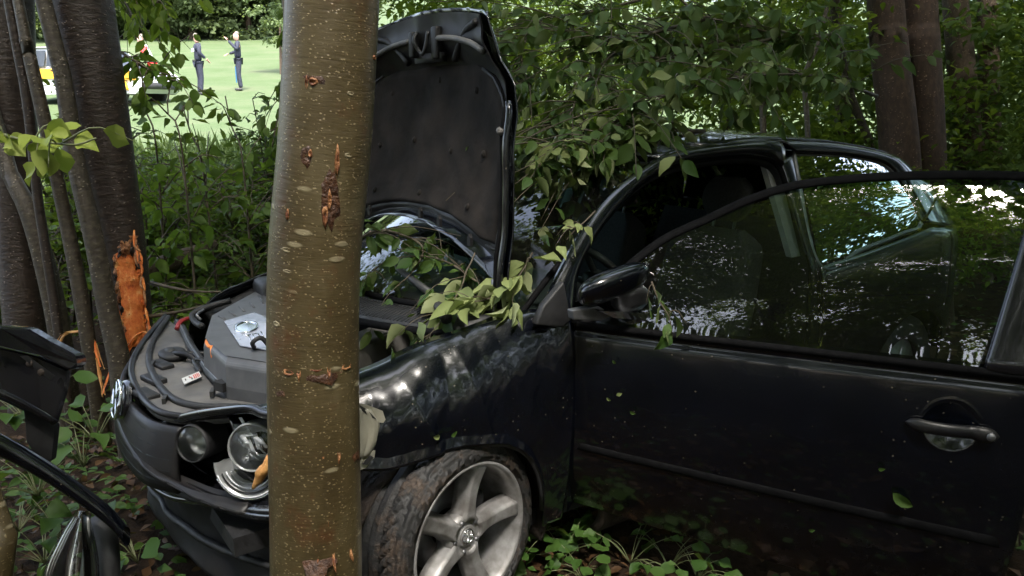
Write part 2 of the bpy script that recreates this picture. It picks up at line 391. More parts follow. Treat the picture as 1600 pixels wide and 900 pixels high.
def tube(pts, rad, sides=8, cap=True, n=None):
    P = polyline(pts, n) if n else np.array(pts, float)
    k = len(P); rad = np.broadcast_to(np.asarray(rad, float), (k,)) if np.ndim(rad) == 0 else np.interp(np.linspace(0, 1, k), np.linspace(0, 1, len(rad)), rad)
    T = np.gradient(P, axis=0); T /= np.linalg.norm(T, axis=1)[:, None] + 1e-12
    ref = np.array([0, 0, 1.0]) if abs(T[0][2]) < 0.9 else np.array([1.0, 0, 0])
    V = []; F = []; N = np.cross(T[0], ref); N /= np.linalg.norm(N)
    for i in range(k):
        N = N - T[i] * (N @ T[i]); N /= np.linalg.norm(N) + 1e-12; B_ = np.cross(T[i], N)
        for s in range(sides):
            a = 2 * math.pi * s / sides; V.append(P[i] + rad[i] * (math.cos(a) * N + math.sin(a) * B_))
    for i in range(k - 1):
        for s in range(sides):
            a = i * sides + s; b_ = i * sides + (s + 1) % sides; F.append((a, b_, b_ + sides, a + sides))
    if cap:
        F.append(tuple(range(sides - 1, -1, -1))); F.append(tuple(range((k - 1) * sides, k * sides)))
    return np.array(V), F
def join(*parts):
    V = []; F = []; o = 0
    for v, f in parts:
        V.append(np.asarray(v, float)); F += [tuple(i + o for i in q) for q in f]; o += len(v)
    return np.vstack(V), F
def box(c, s, M=None):
    V = np.array([[x, y, z] for x in (-.5, .5) for y in (-.5, .5) for z in (-.5, .5)]) * np.array(s)
    if M is not None: V = V @ np.asarray(M, float)
    V = V + np.array(c)
    return V, [(0, 1, 3, 2), (4, 6, 7, 5), (0, 4, 5, 1), (2, 3, 7, 6), (0, 2, 6, 4), (1, 5, 7, 3)]
def lathe(profile, c, ax, sides=48, ref=(0, 0, 1)):
    """profile [(radius, offset along ax)]"""
    ax = np.array(ax, float); ax /= np.linalg.norm(ax); e1 = np.cross(ax, ref); e1 /= np.linalg.norm(e1); e2 = np.cross(e1, ax)
    V = []; F = []; k = len(profile)
    for s in range(sides):
        a = 2 * math.pi * s / sides
        for r_, o in profile: V.append(np.array(c) + ax * o + r_ * (math.cos(a) * e1 + math.sin(a) * e2))
    for s in range(sides):
        t = (s + 1) % sides
        for i in range(k - 1): F.append((s * k + i, s * k + i + 1, t * k + i + 1, t * k + i))
    return np.array(V), F
def prism(poly, ext):
    """extrude a 3D polygon by vector ext"""
    P = np.array(poly, float); n = len(P); V = np.vstack([P, P + np.array(ext)])
    F = [tuple(range(n)), tuple(range(2 * n - 1, n - 1, -1))] + [(i, i + n, (i + 1) % n + n, (i + 1) % n) for i in range(n)]
    return V, F
def fbm(x, y, z=0.0, s=1.0):
    return (math.sin(x * 3.1 * s + 1.3 + 1.7 * math.sin(y * 2.3 * s + z)) + 0.5 * math.sin(y * 6.7 * s + 2.1 * math.sin(x * 5.1 * s + z)) + 0.25 * math.sin((x + y) * 13.7 * s + z * 3)) / 1.75

# ------------------------------------------------------------------ leaves
def leaf_template(fine=True, width=0.6):
    """a leaf of length 1 along +y, folded along its midrib, tip drooping"""
    if fine:
        ys = [0, 0.14, 0.34, 0.58, 0.81, 1.0]; ws = [0, 0.34, 0.50, 0.43, 0.20, 0]
        V = []; mids = []; L = []; Rr = []
        for y, w in zip(ys, ws):
            z = -0.22 * y * y
            mids.append(len(V)); V.append((0, y, z))
            if w:
                L.append(len(V)); V.append((-w * width, y + 0.03, z + 0.16 * w)); Rr.append(len(V)); V.append((w * width, y + 0.03, z + 0.16 * w))
        F = [(mids[0], mids[1], L[0]), (mids[0], Rr[0], mids[1])]
        for i in range(3): F += [(mids[i + 1], mids[i + 2], L[i + 1], L[i]), (mids[i + 1], Rr[i], Rr[i + 1], mids[i + 2])]
        F += [(mids[4], mids[5], L[3]), (mids[4], Rr[3], mids[5])]
        return np.array(V, float), F
    V = [(0, 0, 0), (-0.42 * width, 0.45, 0.07), (0.42 * width, 0.45, 0.07), (0, 0.5, -0.02), (0, 1, -0.14)]
    return np.array(V, float), [(0, 3, 1), (0, 2, 3), (1, 3, 4), (3, 2, 4)]
LEAF_FINE = leaf_template(True, 0.52); LEAF_LOW = leaf_template(False, 0.75); LEAF_ROUND = leaf_template(True, 0.85)

def frames(d, up):
    """rotation matrices (rows: x,y,z axes) with y along d, z near up"""
    d = d / (np.linalg.norm(d, axis=1)[:, None] + 1e-9); x = np.cross(d, up); x /= np.linalg.norm(x, axis=1)[:, None] + 1e-9
    z = np.cross(x, d); return np.stack([x, d, z], 1)
def leaf_cloud(pos, d, up, size, tmpl):
    """arrays of base points, directions, normals, sizes -> verts, faces"""
    TV, TF = tmpl; n = len(pos)
    M = frames(d, up)
    V = np.einsum('vk,nkj->nvj', TV, M) * np.asarray(size)[:, None, None] + pos[:, None, :]
    k = len(TV); F = []
    for f in TF:
        F.append(np.asarray(f)[None, :] + (np.arange(n) * k)[:, None])
    return V.reshape(-1, 3), F
def fast_mesh(name, V, Fgroups, mat):
    """numpy-fast mesh from lists of equal-length face arrays"""
    me = bpy.data.meshes.new(name)
    me.vertices.add(len(V)); me.vertices.foreach_set('co', np.asarray(V, np.float32).ravel())
    loops = np.concatenate([f.ravel() for f in Fgroups]); tot = np.concatenate([np.full(len(f), f.shape[1]) for f in Fgroups])
    st = np.r_[0, np.cumsum(tot)[:-1]]
    me.loops.add(len(loops)); me.loops.foreach_set('vertex_index', loops.astype(np.int32))
    me.polygons.add(len(tot)); me.polygons.foreach_set('loop_start', st.astype(np.int32)); me.polygons.foreach_set('loop_total', tot.astype(np.int32))
    me.polygons.foreach_set('use_smooth', np.ones(len(tot), bool))
    me.materials.append(mat); me.update(calc_edges=True); me.validate()
    return me
def add_obj(name, me, parent=None, loc=None, kind=None, rot=None, scale=None):
    o = bpy.data.objects.new(name, me); COL.objects.link(o)
    if parent is not None: o.parent = parent
    if loc is not None: o.location = tuple(float(x) for x in loc)
    if rot is not None: o.rotation_euler = rot
    if scale is not None: o.scale = scale if np.ndim(scale) else (scale,) * 3
    if kind: o['kind'] = kind
    return o
def rand_dir(n, zlo=-1, zhi=1):
    a = rng.uniform(0, 2 * math.pi, n); z = rng.uniform(zlo, zhi, n); r = np.sqrt(np.maximum(0, 1 - z * z))
    return np.stack([r * np.cos(a), r * np.sin(a), z], 1)
LEAF_MESH = {}
def leaf_mesh(matname, tmpl=None, variant=0):
    """shared single-leaf meshes (a few bent variants per material)"""
    key = (matname, variant)
    if key not in LEAF_MESH:
        TV, TF = (LEAF_FINE if tmpl is None else tmpl); V = TV.copy()
        r_ = np.random.default_rng(variant + 5)
        V[:, 2] += r_.uniform(-.45, .35) * V[:, 1] ** 2 + .10 * np.sin(V[:, 1] * 7 + variant) * np.sign(V[:, 0]) * np.abs(V[:, 0]) * 3 + r_.uniform(-.4, .8) * np.abs(V[:, 0]) * V[:, 1] + 0.25 * r_.uniform(-1, 1) * V[:, 0]
        V[:, 0] += r_.uniform(-.12, .12) * V[:, 1] ** 2
        V[:, 0] *= r_.uniform(0.85, 1.2)
        me = bpy.data.meshes.new('leaf'); me.from_pydata(V.tolist(), [], TF); me.materials.append(MATS[matname])
        me.polygons.foreach_set('use_smooth', [True] * len(me.polygons)); LEAF_MESH[key] = me
    return LEAF_MESH[key]
def put_leaf(parent, p, d, up, size, matname, tmpl=None):
    me = leaf_mesh(matname, tmpl, random.randrange(6))
    d = Vector(d).normalized(); up = Vector(up); x = d.cross(up)
    if x.length < 1e-4: x = d.cross(Vector((1, 0, 0)))
    x.normalize(); z = x.cross(d)
    M = Matrix((( x.x, d.x, z.x), (x.y, d.y, z.y), (x.z, d.z, z.z))).to_4x4()
    o = bpy.data.objects.new('leaf', me); COL.objects.link(o); o.parent = parent
    L = Vector([float(q) for q in p]) - root_loc(parent)
    o.matrix_local = Matrix.Translation(L) @ M @ Matrix.Scale(float(size), 4)
    return o

# ------------------------------------------------------------------ ground, meadow
def sheet(name, mt, inside, res, r0, r1, f0, f1, lift=0.0, amp=0.0):
    nr = int((r1 - r0) / res) + 1; nf = int((f1 - f0) / res) + 1; idx = {}; V = []; F = []
    for j in range(nf):
        for i in range(nr):
            r_ = r0 + i * res; f_ = f0 + j * res; p = place(r_, f_)
            p[2] = ground_h(p[0], p[1]) + lift + amp * fbm(p[0], p[1])
            idx[i, j] = len(V); V.append(p)
    for j in range(nf - 1):
        for i in range(nr - 1):
            if inside(r0 + (i + .5) * res, f0 + (j + .5) * res):
                F.append((idx[i, j], idx[i + 1, j], idx[i + 1, j + 1], idx[i, j + 1]))
    return mesh(name, V, F, mt, kind='structure')
def forest_edge(r_): return 8.5 + 6.5 / (1 + math.exp(-(r_ + 3.2) * 1.4))
sheet('forest_floor', soil_m, lambda r_, f_: True, 0.5, -40, 40, -30, 26, 0.0, 0.05)
sheet('meadow', meadow_m, lambda r_, f_: f_ > forest_edge(r_), 2.0, -200, 200, 8, 400, 0.07)

# ------------------------------------------------------------------ the crashed car
car = thing('crashed_car', (-1.2, 0, 0), 'black three-door hatchback wedged between trees with bonnet up and door open', 'car')

# outlines of the left side, from the car's own plan: x forward, z up; yside leans the glasshouse inward
def yside(z): return 0.86 - 0.5 * (z - 0.95) if z > 0.95 else 0.86 - 0.02 * ((0.95 - z) / 0.3) ** 2 * (1 if z < .6 else 0.4)
RAIL = [(-.255, .83, 1.01), (-.513, .722, 1.222), (-.733, .655, 1.356), (-1.048, .598, 1.468), (-1.279, .587, 1.492), (-1.695, .582, 1.506), (-2.154, .590, 1.484), (-2.549, .615, 1.427), (-2.70, .645, 1.375), (-2.95, .70, 1.20)]
OPEN = [(-.385, .842, .985), (-.46, .777, 1.123), (-.629, .708, 1.254), (-.873, .644, 1.382), (-1.106, .614, 1.442), (-1.462, .604, 1.462), (-1.66, .612, 1.445), (-1.725, .635, 1.40), (-1.735, .67, 1.322)]
def mir(P, s): return [(x, y * s, z) for x, y, z in P]
QTOP = [(-1.848, .606, 1.452), (-2.20, .618, 1.432), (-2.474, .637, 1.392), (-2.576, .666, 1.335)]
QBOT = [(-1.76, .835, .995), (-2.1, .822, 1.02), (-2.45, .806, 1.055), (-2.662, .79, 1.086)]
RAILR = polyline(RAIL, 80)
for s, side in ((1, 'left'), (-1, 'right')):
    # A pillar and roof rail: outer line down to the door opening
    iA = int(np.argmin(np.abs(RAILR[:, 0] + 1.76)))
    V, F = ribbon(mir(RAILR[:iA + 1].tolist(), s), mir(OPEN[:8], s), 70, 7, (0, .018 * s, .010))
    solid(mesh('roof_rail', V, F, paint, car), 0.012)
    V, F = tube(mir([(x, y - .006, z - .006) for x, y, z in OPEN], s), .013, 8, n=60)
    mesh('door_seal', V, F, rubber, car)
    inner = mir([(x - .012, y - .045, z - .035) for x, y, z in OPEN], s)
    V, F = ribbon(mir([(x, y - .01, z - .008) for x, y, z in OPEN], s), inner, 60, 3)
    solid(mesh('pillar_lining', V, F, blackplastic, car), 0.01)
    # B pillar
    V, F = ribbon(mir([(-1.725, .625, 1.43), (-1.735, .67, 1.322), (-1.71, .835, 1.0), (-1.70, .85, .7), (-1.72, .83, .30)], s), mir([(-1.85, .603, 1.46), (-1.83, .66, 1.34), (-1.76, .838, .995), (-1.78, .868, .7), (-1.80, .845, .30)], s), 40, 5, (0, .006 * s, 0), smooth=False)
    solid(mesh('centre_pillar', V, F, paint, car), 0.02)
    V, F = prism(mir([(-1.70, .575, 1.40), (-1.79, .575, 1.40), (-1.75, .75, 1.02), (-1.69, .75, 1.02)], s), (0, -.03 * s, 0))
    mesh('pillar_trim', V, F, trimgrey, car, smooth=False)
    # rail over the rear side window, rear pillar
    V, F = ribbon(mir(RAILR[iA:].tolist(), s), mir(QTOP + [(-2.62, .72, 1.23), (-2.662, .79, 1.086)], s), 50, 5, (0, .012 * s, .004))
    solid(mesh('rear_roof_rail', V, F, paint, car), 0.012)
    V, F = ribbon(mir([(-2.662, .79, 1.086), (-2.62, .72, 1.23), (-2.576, .666, 1.335)], s), mir([(-3.10, .74, 1.02), (-3.02, .70, 1.14), (-2.90, .68, 1.26)], s), 14, 6, (0, .02 * s, 0))
    solid(mesh('rear_pillar', V, F, paint, car), 0.012)
    # rear side window with its rubber frame
    V, F = ribbon(mir(QTOP, s), mir(QBOT, s), 24, 8, (0, .012 * s, 0))
    mesh('rear_side_window', V, F, glass_dark, car)
    V, F = tube(mir(QTOP + [(-2.63, .72, 1.23)] + QBOT[::-1] + [QTOP[0]], s), .011, 6, n=70)
    mesh('window_seal', V, F, rubber if s < 0 else steel, car)
    # rear quarter panel with wheel arch
    def quarter(u, v, s=s):
        x = -1.76 - 1.35 * u
        zt = float(np.interp(x, [-3.11, -2.66, -2.45, -2.1, -1.76], [1.03, 1.075, 1.048, 1.013, .988]))
        d = abs(x + 2.58)
        zb = 0.28 if d > .36 else 0.317 + math.sqrt(max(0, .36 ** 2 - d * d)) * .98
        z = zb + (zt - zb) * v
        y = 0.872 - .03 * ((z - .75) / .4) ** 2 - .10 * max(0, (-2.75 - x) / .36) ** 2
        if v > .93: y -= .012 * ((v - .93) / .07)
        return (x, y * s, z)
    V, F = grid(quarter, 60, 24); solid(mesh('quarter_panel', V, F, paint, car), 0.01)
    V, F = lathe([(.19, 0), (.2, .015), (.22, .01), (.31, .0), (.317, -.03), (.317, -.2), (.2, -.22)], (-2.578, .80 * s, .317), (0, s, 0), 40)
    mesh('rear_tyre', V, F, tyre_m, car)
    V, F = lathe([(0.0, .0), (.06, .005), (.2, -.02), (.19, -.1)], (-2.578, .79 * s, .317), (0, s, 0), 30)
    mesh('rear_rim', V, F, rim_m, car)
    # sill
    def sill(u, v, s=s):
        x = -.52 - 1.255 * u; a = v * math.pi
        return (x, (.80 + .045 * math.sin(a)) * s, .32 - .17 * v)
    V, F = grid(sill, 20, 8); solid(mesh('sill', V, F, mud_m if s > 0 else paint_low, car), 0.03)

# roof skin
RL = polyline(RAIL[4:9], 26)
def roof(u, v):
    p = RL[min(25, int(round(u * 25)))]; w = 2 * v - 1
    return (p[0] + .09 * (1 - w * w) * (1 - 2 * u * .6), p[1] * w, p[2] + .035 * (1 - w * w) + .004)
V, F = grid(roof, 26, 21); solid(mesh('roof', V, F, paint, car), 0.01)
HEAD_L = [(-1.279 + .09 * (1 - w * w), .587 * w, 1.492 + .035 * (1 - w * w)) for w in np.linspace(-1, 1, 15)]
HEAD_F = [(-1.02 + .13 * (1 - w * w), .60 * w, 1.455 + .03 * (1 - w * w)) for w in np.linspace(-1, 1, 15)]
V, F = ribbon(HEAD_L, HEAD_F, 30, 5, (0, 0, .004)); solid(mesh('roof_front', V, F, paint, car), 0.012)
V, F = ribbon([(x - .03, y * .96, z - .035) for x, y, z in HEAD_L], [(x - .02, y * .96, z - .03) for x, y, z in HEAD_F], 30, 3)
mesh('headlining', V, F, trimgrey, car)
# windscreen
def wind(u, v):
    w = 2 * u - 1; b = np.array([-.235 + .27 * (1 - w * w), .755 * w, .985]); t = np.array([-1.03 + .13 * (1 - w * w), .60 * w, 1.452 + .03 * (1 - w * w)])
    p = b + (t - b) * v; p[0] += .03 * 4 * v * (1 - v) * .6; p[2] += .03 * 4 * v * (1 - v); return p
V, F = grid(wind, 26, 16); mesh('windscreen', V, F, glass_wind, car)
edge = [wind(u, 0) for u in np.linspace(0, 1, 20)] + [wind(1, v) for v in np.linspace(.1, 1, 10)] + [wind(u, 1) for u in np.linspace(.95, 0, 18)] + [wind(0, v) for v in np.linspace(.9, .05, 10)]
V, F = tube(edge, .012, 6); mesh('windscreen_seal', V, F, rubber, car)
mirr = np.array(wind(.5, .86)) + (-.06, 0, -.05)
V, F = join(tube([mirr, mirr + (-.02, 0, -.05)], .012, 8), box(mirr + (-.04, 0, -.08), (.03, .23, .065)))
bevel(mesh('rear_view_mirror', V, F, blackplastic, car), .012)
# tailgate with rear window
def tail(u, v):
    w = 2 * u - 1; P = polyline([(-2.70, .63, 1.385), (-2.95, .66, 1.17), (-3.08, .70, 1.03), (-3.14, .76, .75), (-3.12, .74, .35)], 20)
    p = P[min(19, int(round(v * 19)))]; return (p[0] - .05 * (1 - w * w), p[1] * w, p[2] + .03 * (1 - w * w) * (1 - v))
V, F = grid(tail, 17, 20); solid(mesh('tailgate', V, F, paint, car), 0.015)
# floor, firewall, right door
V, F = box((-1.6, 0, .24), (2.9, 1.5, .06)); mesh('floor_pan', V, F, blackplastic, car, smooth=False)
V, F = ribbon([(-.28, w * .72, .30) for w in np.linspace(-1, 1, 9)], [(-.20 + .2 * (1 - w * w), w * .74, .955) for w in np.linspace(-1, 1, 9)], 16, 6)
solid(mesh('firewall', V, F, blackplastic, car), .02)
def rdoor(u, v): 
    x = -.40 - 1.33 * u; z = .28 + .68 * v; return (x, -(.872 - .03 * ((z - .72) / .4) ** 2), z)
V, F = grid(rdoor, 12, 10); solid(mesh('door', V, F, paint, car), .06)
V, F = ribbon([(x, -y, z) for x, y, z in OPEN[1:8]], [(x, -.845, .97) for x in (-.47, -.63, -.87, -1.1, -1.46, -1.66, -1.72)], 24, 6)
mesh('side_window', V, F, glass_side, car)

# seats: cushion, backrest, headrest
def seat(x, y, wdt=.50, zz=.0, hr=True):
    o = []
    def back(u, v):
        a = 2 * math.pi * u; c, s_ = math.cos(a), math.sin(a); w = wdt / 2 * (1 - .12 * v ** 3)
        t = .075 + .02 * math.sin(v * 3)
        sx = math.copysign(abs(c) ** .45, c); sy = math.copysign(abs(s_) ** .45, s_)
        e = math.sin(min(1, v * 8) * math.pi / 2) * math.sin(min(1, (1 - v) * 7) * math.pi / 2)
        return (x - .17 * v + sx * t * (0.2 + .8 * e) + (.03 * abs(sy) ** 4 if c > 0 else 0), y + sy * w * (.6 + .4 * e), .45 + zz + .66 * v)
    V, F = grid(back, 32, 22, closed_u=True); b = mesh('backrest', V, F, fabric, car); o.append(b)
    def cush(u, v):
        a = 2 * math.pi * v; c, s_ = math.cos(a), math.sin(a)
        return (x + .45 - .5 * u, y + math.copysign(abs(c) ** .5, c) * wdt / 2, .40 + zz + math.copysign(abs(s_) ** .5, s_) * .07 + .05 * (1 - u))
    V, F = grid(lambda u, v: cush(v, u), 24, 12, closed_u=True); mesh('seat_cushion', V, F, fabric, car)
    if hr:
        def head(u, v):
            a = 2 * math.pi * u; c, s_ = math.cos(a), math.sin(a); e = math.sin(math.pi * (.08 + .84 * v)) ** .45
            return (x - .20 - .02 * v + math.copysign(abs(c) ** .6, c) * .055 * e, y + math.copysign(abs(s_) ** .55, s_) * .135 * e, 1.14 + zz + .20 * v)
        V, F = grid(head, 28, 12, closed_u=True); h = mesh('headrest', V, F, fabric, car)
        for py in (-.06, .06): mesh('headrest_post', *tube([(x - .18, y + py, 1.08 + zz), (x - .2, y + py, 1.16 + zz)], .007, 8), steel, h)
seat(-1.50, .37); seat(-1.50, -.37)
V, F = grid(lambda u, v: (-2.15 - .18 * v + .05 * math.sin(v * 3.1), -.62 + 1.24 * u, .45 + .62 * v), 20, 10); solid(mesh('rear_bench', V, F, fabric, car), .14)
# steering wheel and dashboard
sc_ = np.array([-.93, .37, .93]); sax = np.array([-.85, 0, .5])
sax /= np.linalg.norm(sax); s1 = np.array([0, 1.0, 0]); s2 = np.cross(sax, s1)
V, F = tube([sc_ + .185 * (math.cos(a) * s1 + math.sin(a) * s2) for a in np.linspace(0, 2 * math.pi, 33)], .016, 8, cap=False)
stw = mesh('steering_wheel', V, F, dashm, car)
V, F = join(lathe([(0, .03), (.07, .02), (.085, -.02), (0.03, -.06)], sc_, sax, 20), *[tube([sc_, sc_ + .18 * (math.cos(a) * s1 + math.sin(a) * s2)], .014, 6) for a in (0, math.pi, -math.pi / 2)])
mesh('wheel_hub', V, F, dashm, stw)
def dash(u, v):
    y = -.70 + 1.4 * u; w = 2 * u - 1; a = v
    P = polyline([(-.30 + .22 * (1 - w * w), 0, .965), (-.62, 0, .985), (-.74, 0, .93), (-.78, 0, .75), (-.62, 0, .50)], 16)
    p = P[min(15, int(round(v * 15)))]
    return (p[0], y, p[2] + (.05 * math.exp(-((y - .37) / .17) ** 2) if .2 < v < .6 else 0))
V, F = grid(dash, 24, 16); mesh('dashboard', V, F, dashm, car)

# left front fender, crumpled
def fender(u, v):
    x = -.375 + (.655 + .375) * u
    zt = float(np.interp(x, [-.375, -.255, 0.016, .306, .50, .66], [1.0, 1.008, .966, .888, .826, .765])); yt = float(np.interp(x, [-.375, -.255, .016, .306, .5, .66], [.825, .775, .722, .685, .645, .60]))
    d = x - .045; rad = .355
    if x < -.285: zb = .24
    elif x > .39: zb = float(np.interp(x, [.39, .47, .66], [.645, .60, .60]))
    else:
        zb = float(np.interp(x, [-.285, -.27, -.24, -.20, -.16, -.10, -.04, .05, .12, .2, .3, .39], [.25, .36, .46, .535, .575, .612, .632, .648, .650, .643, .632, .645]))
    z = zb + (zt - zb) * v
    ym = float(np.interp(x, [-.4, .0, .25, .45, .66], [.868, .866, .852, .80, .69]))
    tt = (z - .70) / max(.03, zt - .70)
    if tt > 0.05:
        q = min(1, (tt - .05) / .95); y = yt + (ym - yt) * math.sqrt(max(0, 1 - q ** 2.1))
    else: y = ym - .015 * max(0, (.70 - z) / .4) ** 2 * 3
    # wheel arch swage
    if -.30 < x < .42 and z - zb < .035: y += .010 * (1 - (z - zb) / .035)
    # crush damage: folds that run up the panel, and buckles
    fall = math.exp(-((x - .12) / .33) ** 2) * (1 - .55 * v ** 3)
    fold = 0
    for xc, wd, am, sl in ((.00, .035, .016, .25), (.10, .028, -.012, -.15), (.20, .045, .020, .35), (-.12, .03, -.010, .1), (.33, .04, -.022, -.3), (-.21, .022, .009, -.2)):
        q = (x - xc - sl * (z - .8)) / wd; fold += am * math.exp(-abs(q) ** 1.15)
    y += fold * fall * 0.55 + .0045 * abs(fbm((x - .3 * z) * 3.6, z * 1.3, .7, 1.1)) * fall - .0014 * abs(fbm((x + .5 * z) * 6, z * 1.8, 2.1, 1.0)) * fall + .0016 * fbm(x * 9, z * 8, .1, 1.2)
    if x > .36: y -= .11 * ((x - .36) / .3) ** 2 * (1 if z > .6 else 1)
    return (x, y, z + .010 * fall * math.sin(x * 23 + z * 5) * v)
V, F = grid(fender, 150, 70); fen = mesh('front_fender', V, F, paint, car); solid(fen, .008)
arch = [fender(u, 0) for u in np.linspace(0.095, .745, 50)]
V, F = tube([(x, y - .006, z) for x, y, z in arch], .008, 6); mesh('arch_lip', V, F, blackplastic, fen)
V, F = tube([(x, y + .0, z) for x, y, z in [fender(u, 1) for u in np.linspace(.03, .96, 50)]], .007, 6); mesh('fender_flange', V, F, paint, fen)
# right front fender (seen across the engine bay)
def fenr(u, v):
    x = -.36 + .85 * u; zt = float(np.interp(x, [-.36, 0, .3, .5], [1.0, .96, .885, .80]))
    return (x, -(.72 + .14 * math.sin(min(1, (1 - v) * 2) * math.pi / 2) - .12 * max(0, u - .5) ** 2 * 4), .35 + (zt - .35) * v + .02 * fbm(x * 2, v, 3))
V, F = grid(fenr, 24, 16); solid(mesh('front_fender', V, F, paint, car), .01)
# wheel arch liner
def liner(u, v):
    a = math.pi * (-.12 + 1.24 * u); return (.045 + .375 * math.cos(a), .80 - .36 * v, .30 + .352 * math.sin(a) + .01 * fbm(u * 5, v * 4))
V, F = grid(liner, 40, 8); solid(mesh('arch_liner', V, F, mud_m, car), .012)

# ---- left front wheel, steered towards the camera
WC = np.array([.043, .884, .337]); psi, cam_ = -.239, .027
AX = np.array([math.sin(psi) * math.cos(cam_), math.cos(psi) * math.cos(cam_), math.sin(cam_)])
E1 = np.cross(AX, (0, 0, 1)); E1 /= np.linalg.norm(E1); E2 = np.cross(E1, AX)
def wp(r, a, o): return WC + AX * o + r * (math.cos(a) * E1 + math.sin(a) * E2)
wheel = thing('front_wheel', WC, None, None); wheel.parent = car; wheel.location = Vector([float(q) for q in WC]) - car.location
prof = polyline([(.238, -.016), (.246, .004), (.262, .012), (.285, .008), (.303, -.008), (.313, -.030)], 16)
NT = 160
def tyre(u, v):
    a = 2 * math.pi * u
    if v < .45:
        p = prof[min(15, int(round(v / .45 * 15)))]; r, o = p[0], p[1]
        r += .0015 * fbm(a * 3, v * 9)
    else:
        q = (v - .45) / .55; o = -.030 - .20 * q; r = .3165
        g = abs(((q * 4.6 + .3) % 1) - .5)
        if g < .14: r -= .016
        k = (a * 24 / math.pi + q * 6) % 1
        if k < .22 and (q < .27 or q > .72): r -= .010
        r += .004 * max(0, fbm(a * 2.2, q * 3, 1.2)) - (.02 if q > .97 else 0)
    return wp(r, a, o)
V, F = grid(tyre, 420, 56, closed_u=True); mesh('tyre', V, F, tyre_m, wheel)
V, F = lathe([(.243, -.004), (.2455, .004), (.240, .008), (.232, .002), (.226, -.012), (.219, -.05), (.213, -.11), (.215, -.19)], WC, AX, 96, ref=(0, 0, 1)); mesh('rim', V, F, rim_m, wheel)
for k in range(5):
    a0 = R(34 + 72 * k)
    def spoke(u, v, a0=a0):
        r = .055 + .172 * v; hw = .030 + .010 * v ** 2 + .016 * max(0, .25 - v) * 4
        ww = 2 * u - 1; da = hw * ww / r
        crown = -.012 - .012 * math.sin(v * math.pi) + .010 * v
        # flat face, bevelled flanks that drop back
        o = crown - (0.0 if abs(ww) < .55 else .055 * ((abs(ww) - .55) / .45) ** 1.2)
        return wp(r, a0 + da * (1 + .35 * max(0, abs(ww) - .55)), o)
    V, F = grid(spoke, 15, 14); solid(mesh('spoke', V, F, rim_m, wheel), .018)
V, F = lathe([(0, -.018), (.03, -.018), (.036, -.020), (.038, -.026), (.05, -.020), (.068, -.024), (.075, -.045), (.07, -.09)], WC, AX, 48); mesh('hub', V, F, rim_m, wheel)
for k in range(5):
    c0 = wp(.052, R(70 + 72 * k), -.016); V, F = lathe([(0, .0), (.006, 0), (.0085, -.006), (.009, -.02)], c0, AX, 12); mesh('wheel_bolt', V, F, steel, wheel)
cap_c = WC - AX * .0165
V, F = lathe([(0, .0), (.026, .0), (.028, -.002)], cap_c, AX, 32); mesh('hub_cap', V, F, rim_m, wheel)
def emblem(c, ax, up, rad, t, mt, parent, name='emblem'):
    """round badge: a ring, a V over a W"""
    ax = np.array(ax, float) / np.linalg.norm(ax); up = np.array(up, float); up -= ax * (up @ ax); up /= np.linalg.norm(up); rt = np.cross(up, ax)
    P = lambda x, y: np.array(c) + rad * (x * rt + y * up) + ax * t
    ring = tube([P(math.cos(a), math.sin(a)) for a in np.linspace(0, 2 * math.pi, 33)], rad * .085, 6, cap=False)
    strokes = [[(-.42, .86), (0, .10), (.42, .86)], [(-.93, .30), (-.46, -.82), (0, .0), (.46, -.82), (.93, .30)]]
    V, F = join(ring, *[tube([P(*q) for q in s_], rad * .075, 6) for s_ in strokes])
    return mesh(name, V, F, mt, parent)
emblem(cap_c, AX, E2 + .5 * E1, .024, .001, chrome, wheel, 'cap_emblem')
V, F = lathe([(.06, 0), (.145, 0), (.145, -.02), (.06, -.02)], WC - AX * .12, AX, 48); mesh('brake_disc', V, F, steel, wheel)
V, F = lathe([(0, 0), (.2, -.004), (.205, -.05)], WC - AX * .17, AX, 40); mesh('wheel_backing', V, F, mud_m, wheel)
cal = wp(.12, R(165), -.115); bevel(mesh('brake_caliper', *box(cal, (.07, .07, .11)), blackplastic, wheel), .015)

# ---- the open driver's door
HG = np.array([-.40, .86, 0]); TH = R(55)
SD = np.array([-math.cos(TH), math.sin(TH), 0]); ND = np.array([math.sin(TH), math.cos(TH), 0])
def D(s, z, n=0.0):
    droop = s * (.025 + max(0, .955 - z) * .15) if z < .97 else s * .025 * max(0, 1 - (z - .97) * 4)
    return HG + SD * s + ND * n + np.array([0, 0, z - droop])
door = thing('front_door', HG + (0, 0, .3), None, None); door.parent = car; door.location = Vector([float(q) for q in HG + (0, 0, .3)]) - car.location
hx, hz = 1.112, .815
def skin_n(s, z):
    n = .045 * (1 - ((z - .70) / .36) ** 2) - .02 + .012 * math.sin(math.pi * min(1, max(0, s / 1.32)))
    if z < .55: n -= .035 * ((.55 - z) / .27) ** 2
    n += .0035 * math.exp(-((z - .80) / .018) ** 2) * 0 
    n += -.006 * math.exp(-((z - .935) / .012) ** 2)
    e = math.hypot((s - hx) / .072, (z - hz + .0) / .062)
    if e < 1.0: n -= .019 * (1 - e ** 2.2)
    elif e < 1.12: n += .0015 * (1 - abs(e - 1.06) / .06)
    n += .0012 * fbm(s * 2.2, z * 2.5, 2.0)
    return n
def rear_s(z): return 1.325 - .035 * max(0, (.62 - z) / .36) ** 1.5 - .0 * z
def dskin(u, v):
    z = .262 + (.962 - .262) * v; s = -.03 + (rear_s(z) + .03) * u
    n = skin_n(s, z)
    if u > .985: n -= .012 * ((u - .985) / .015)
    return D(s, z, n)
V, F = grid(dskin, 260, 150); panel = mesh('door_skin', V, F, paint_low, door); solid(panel, .004)
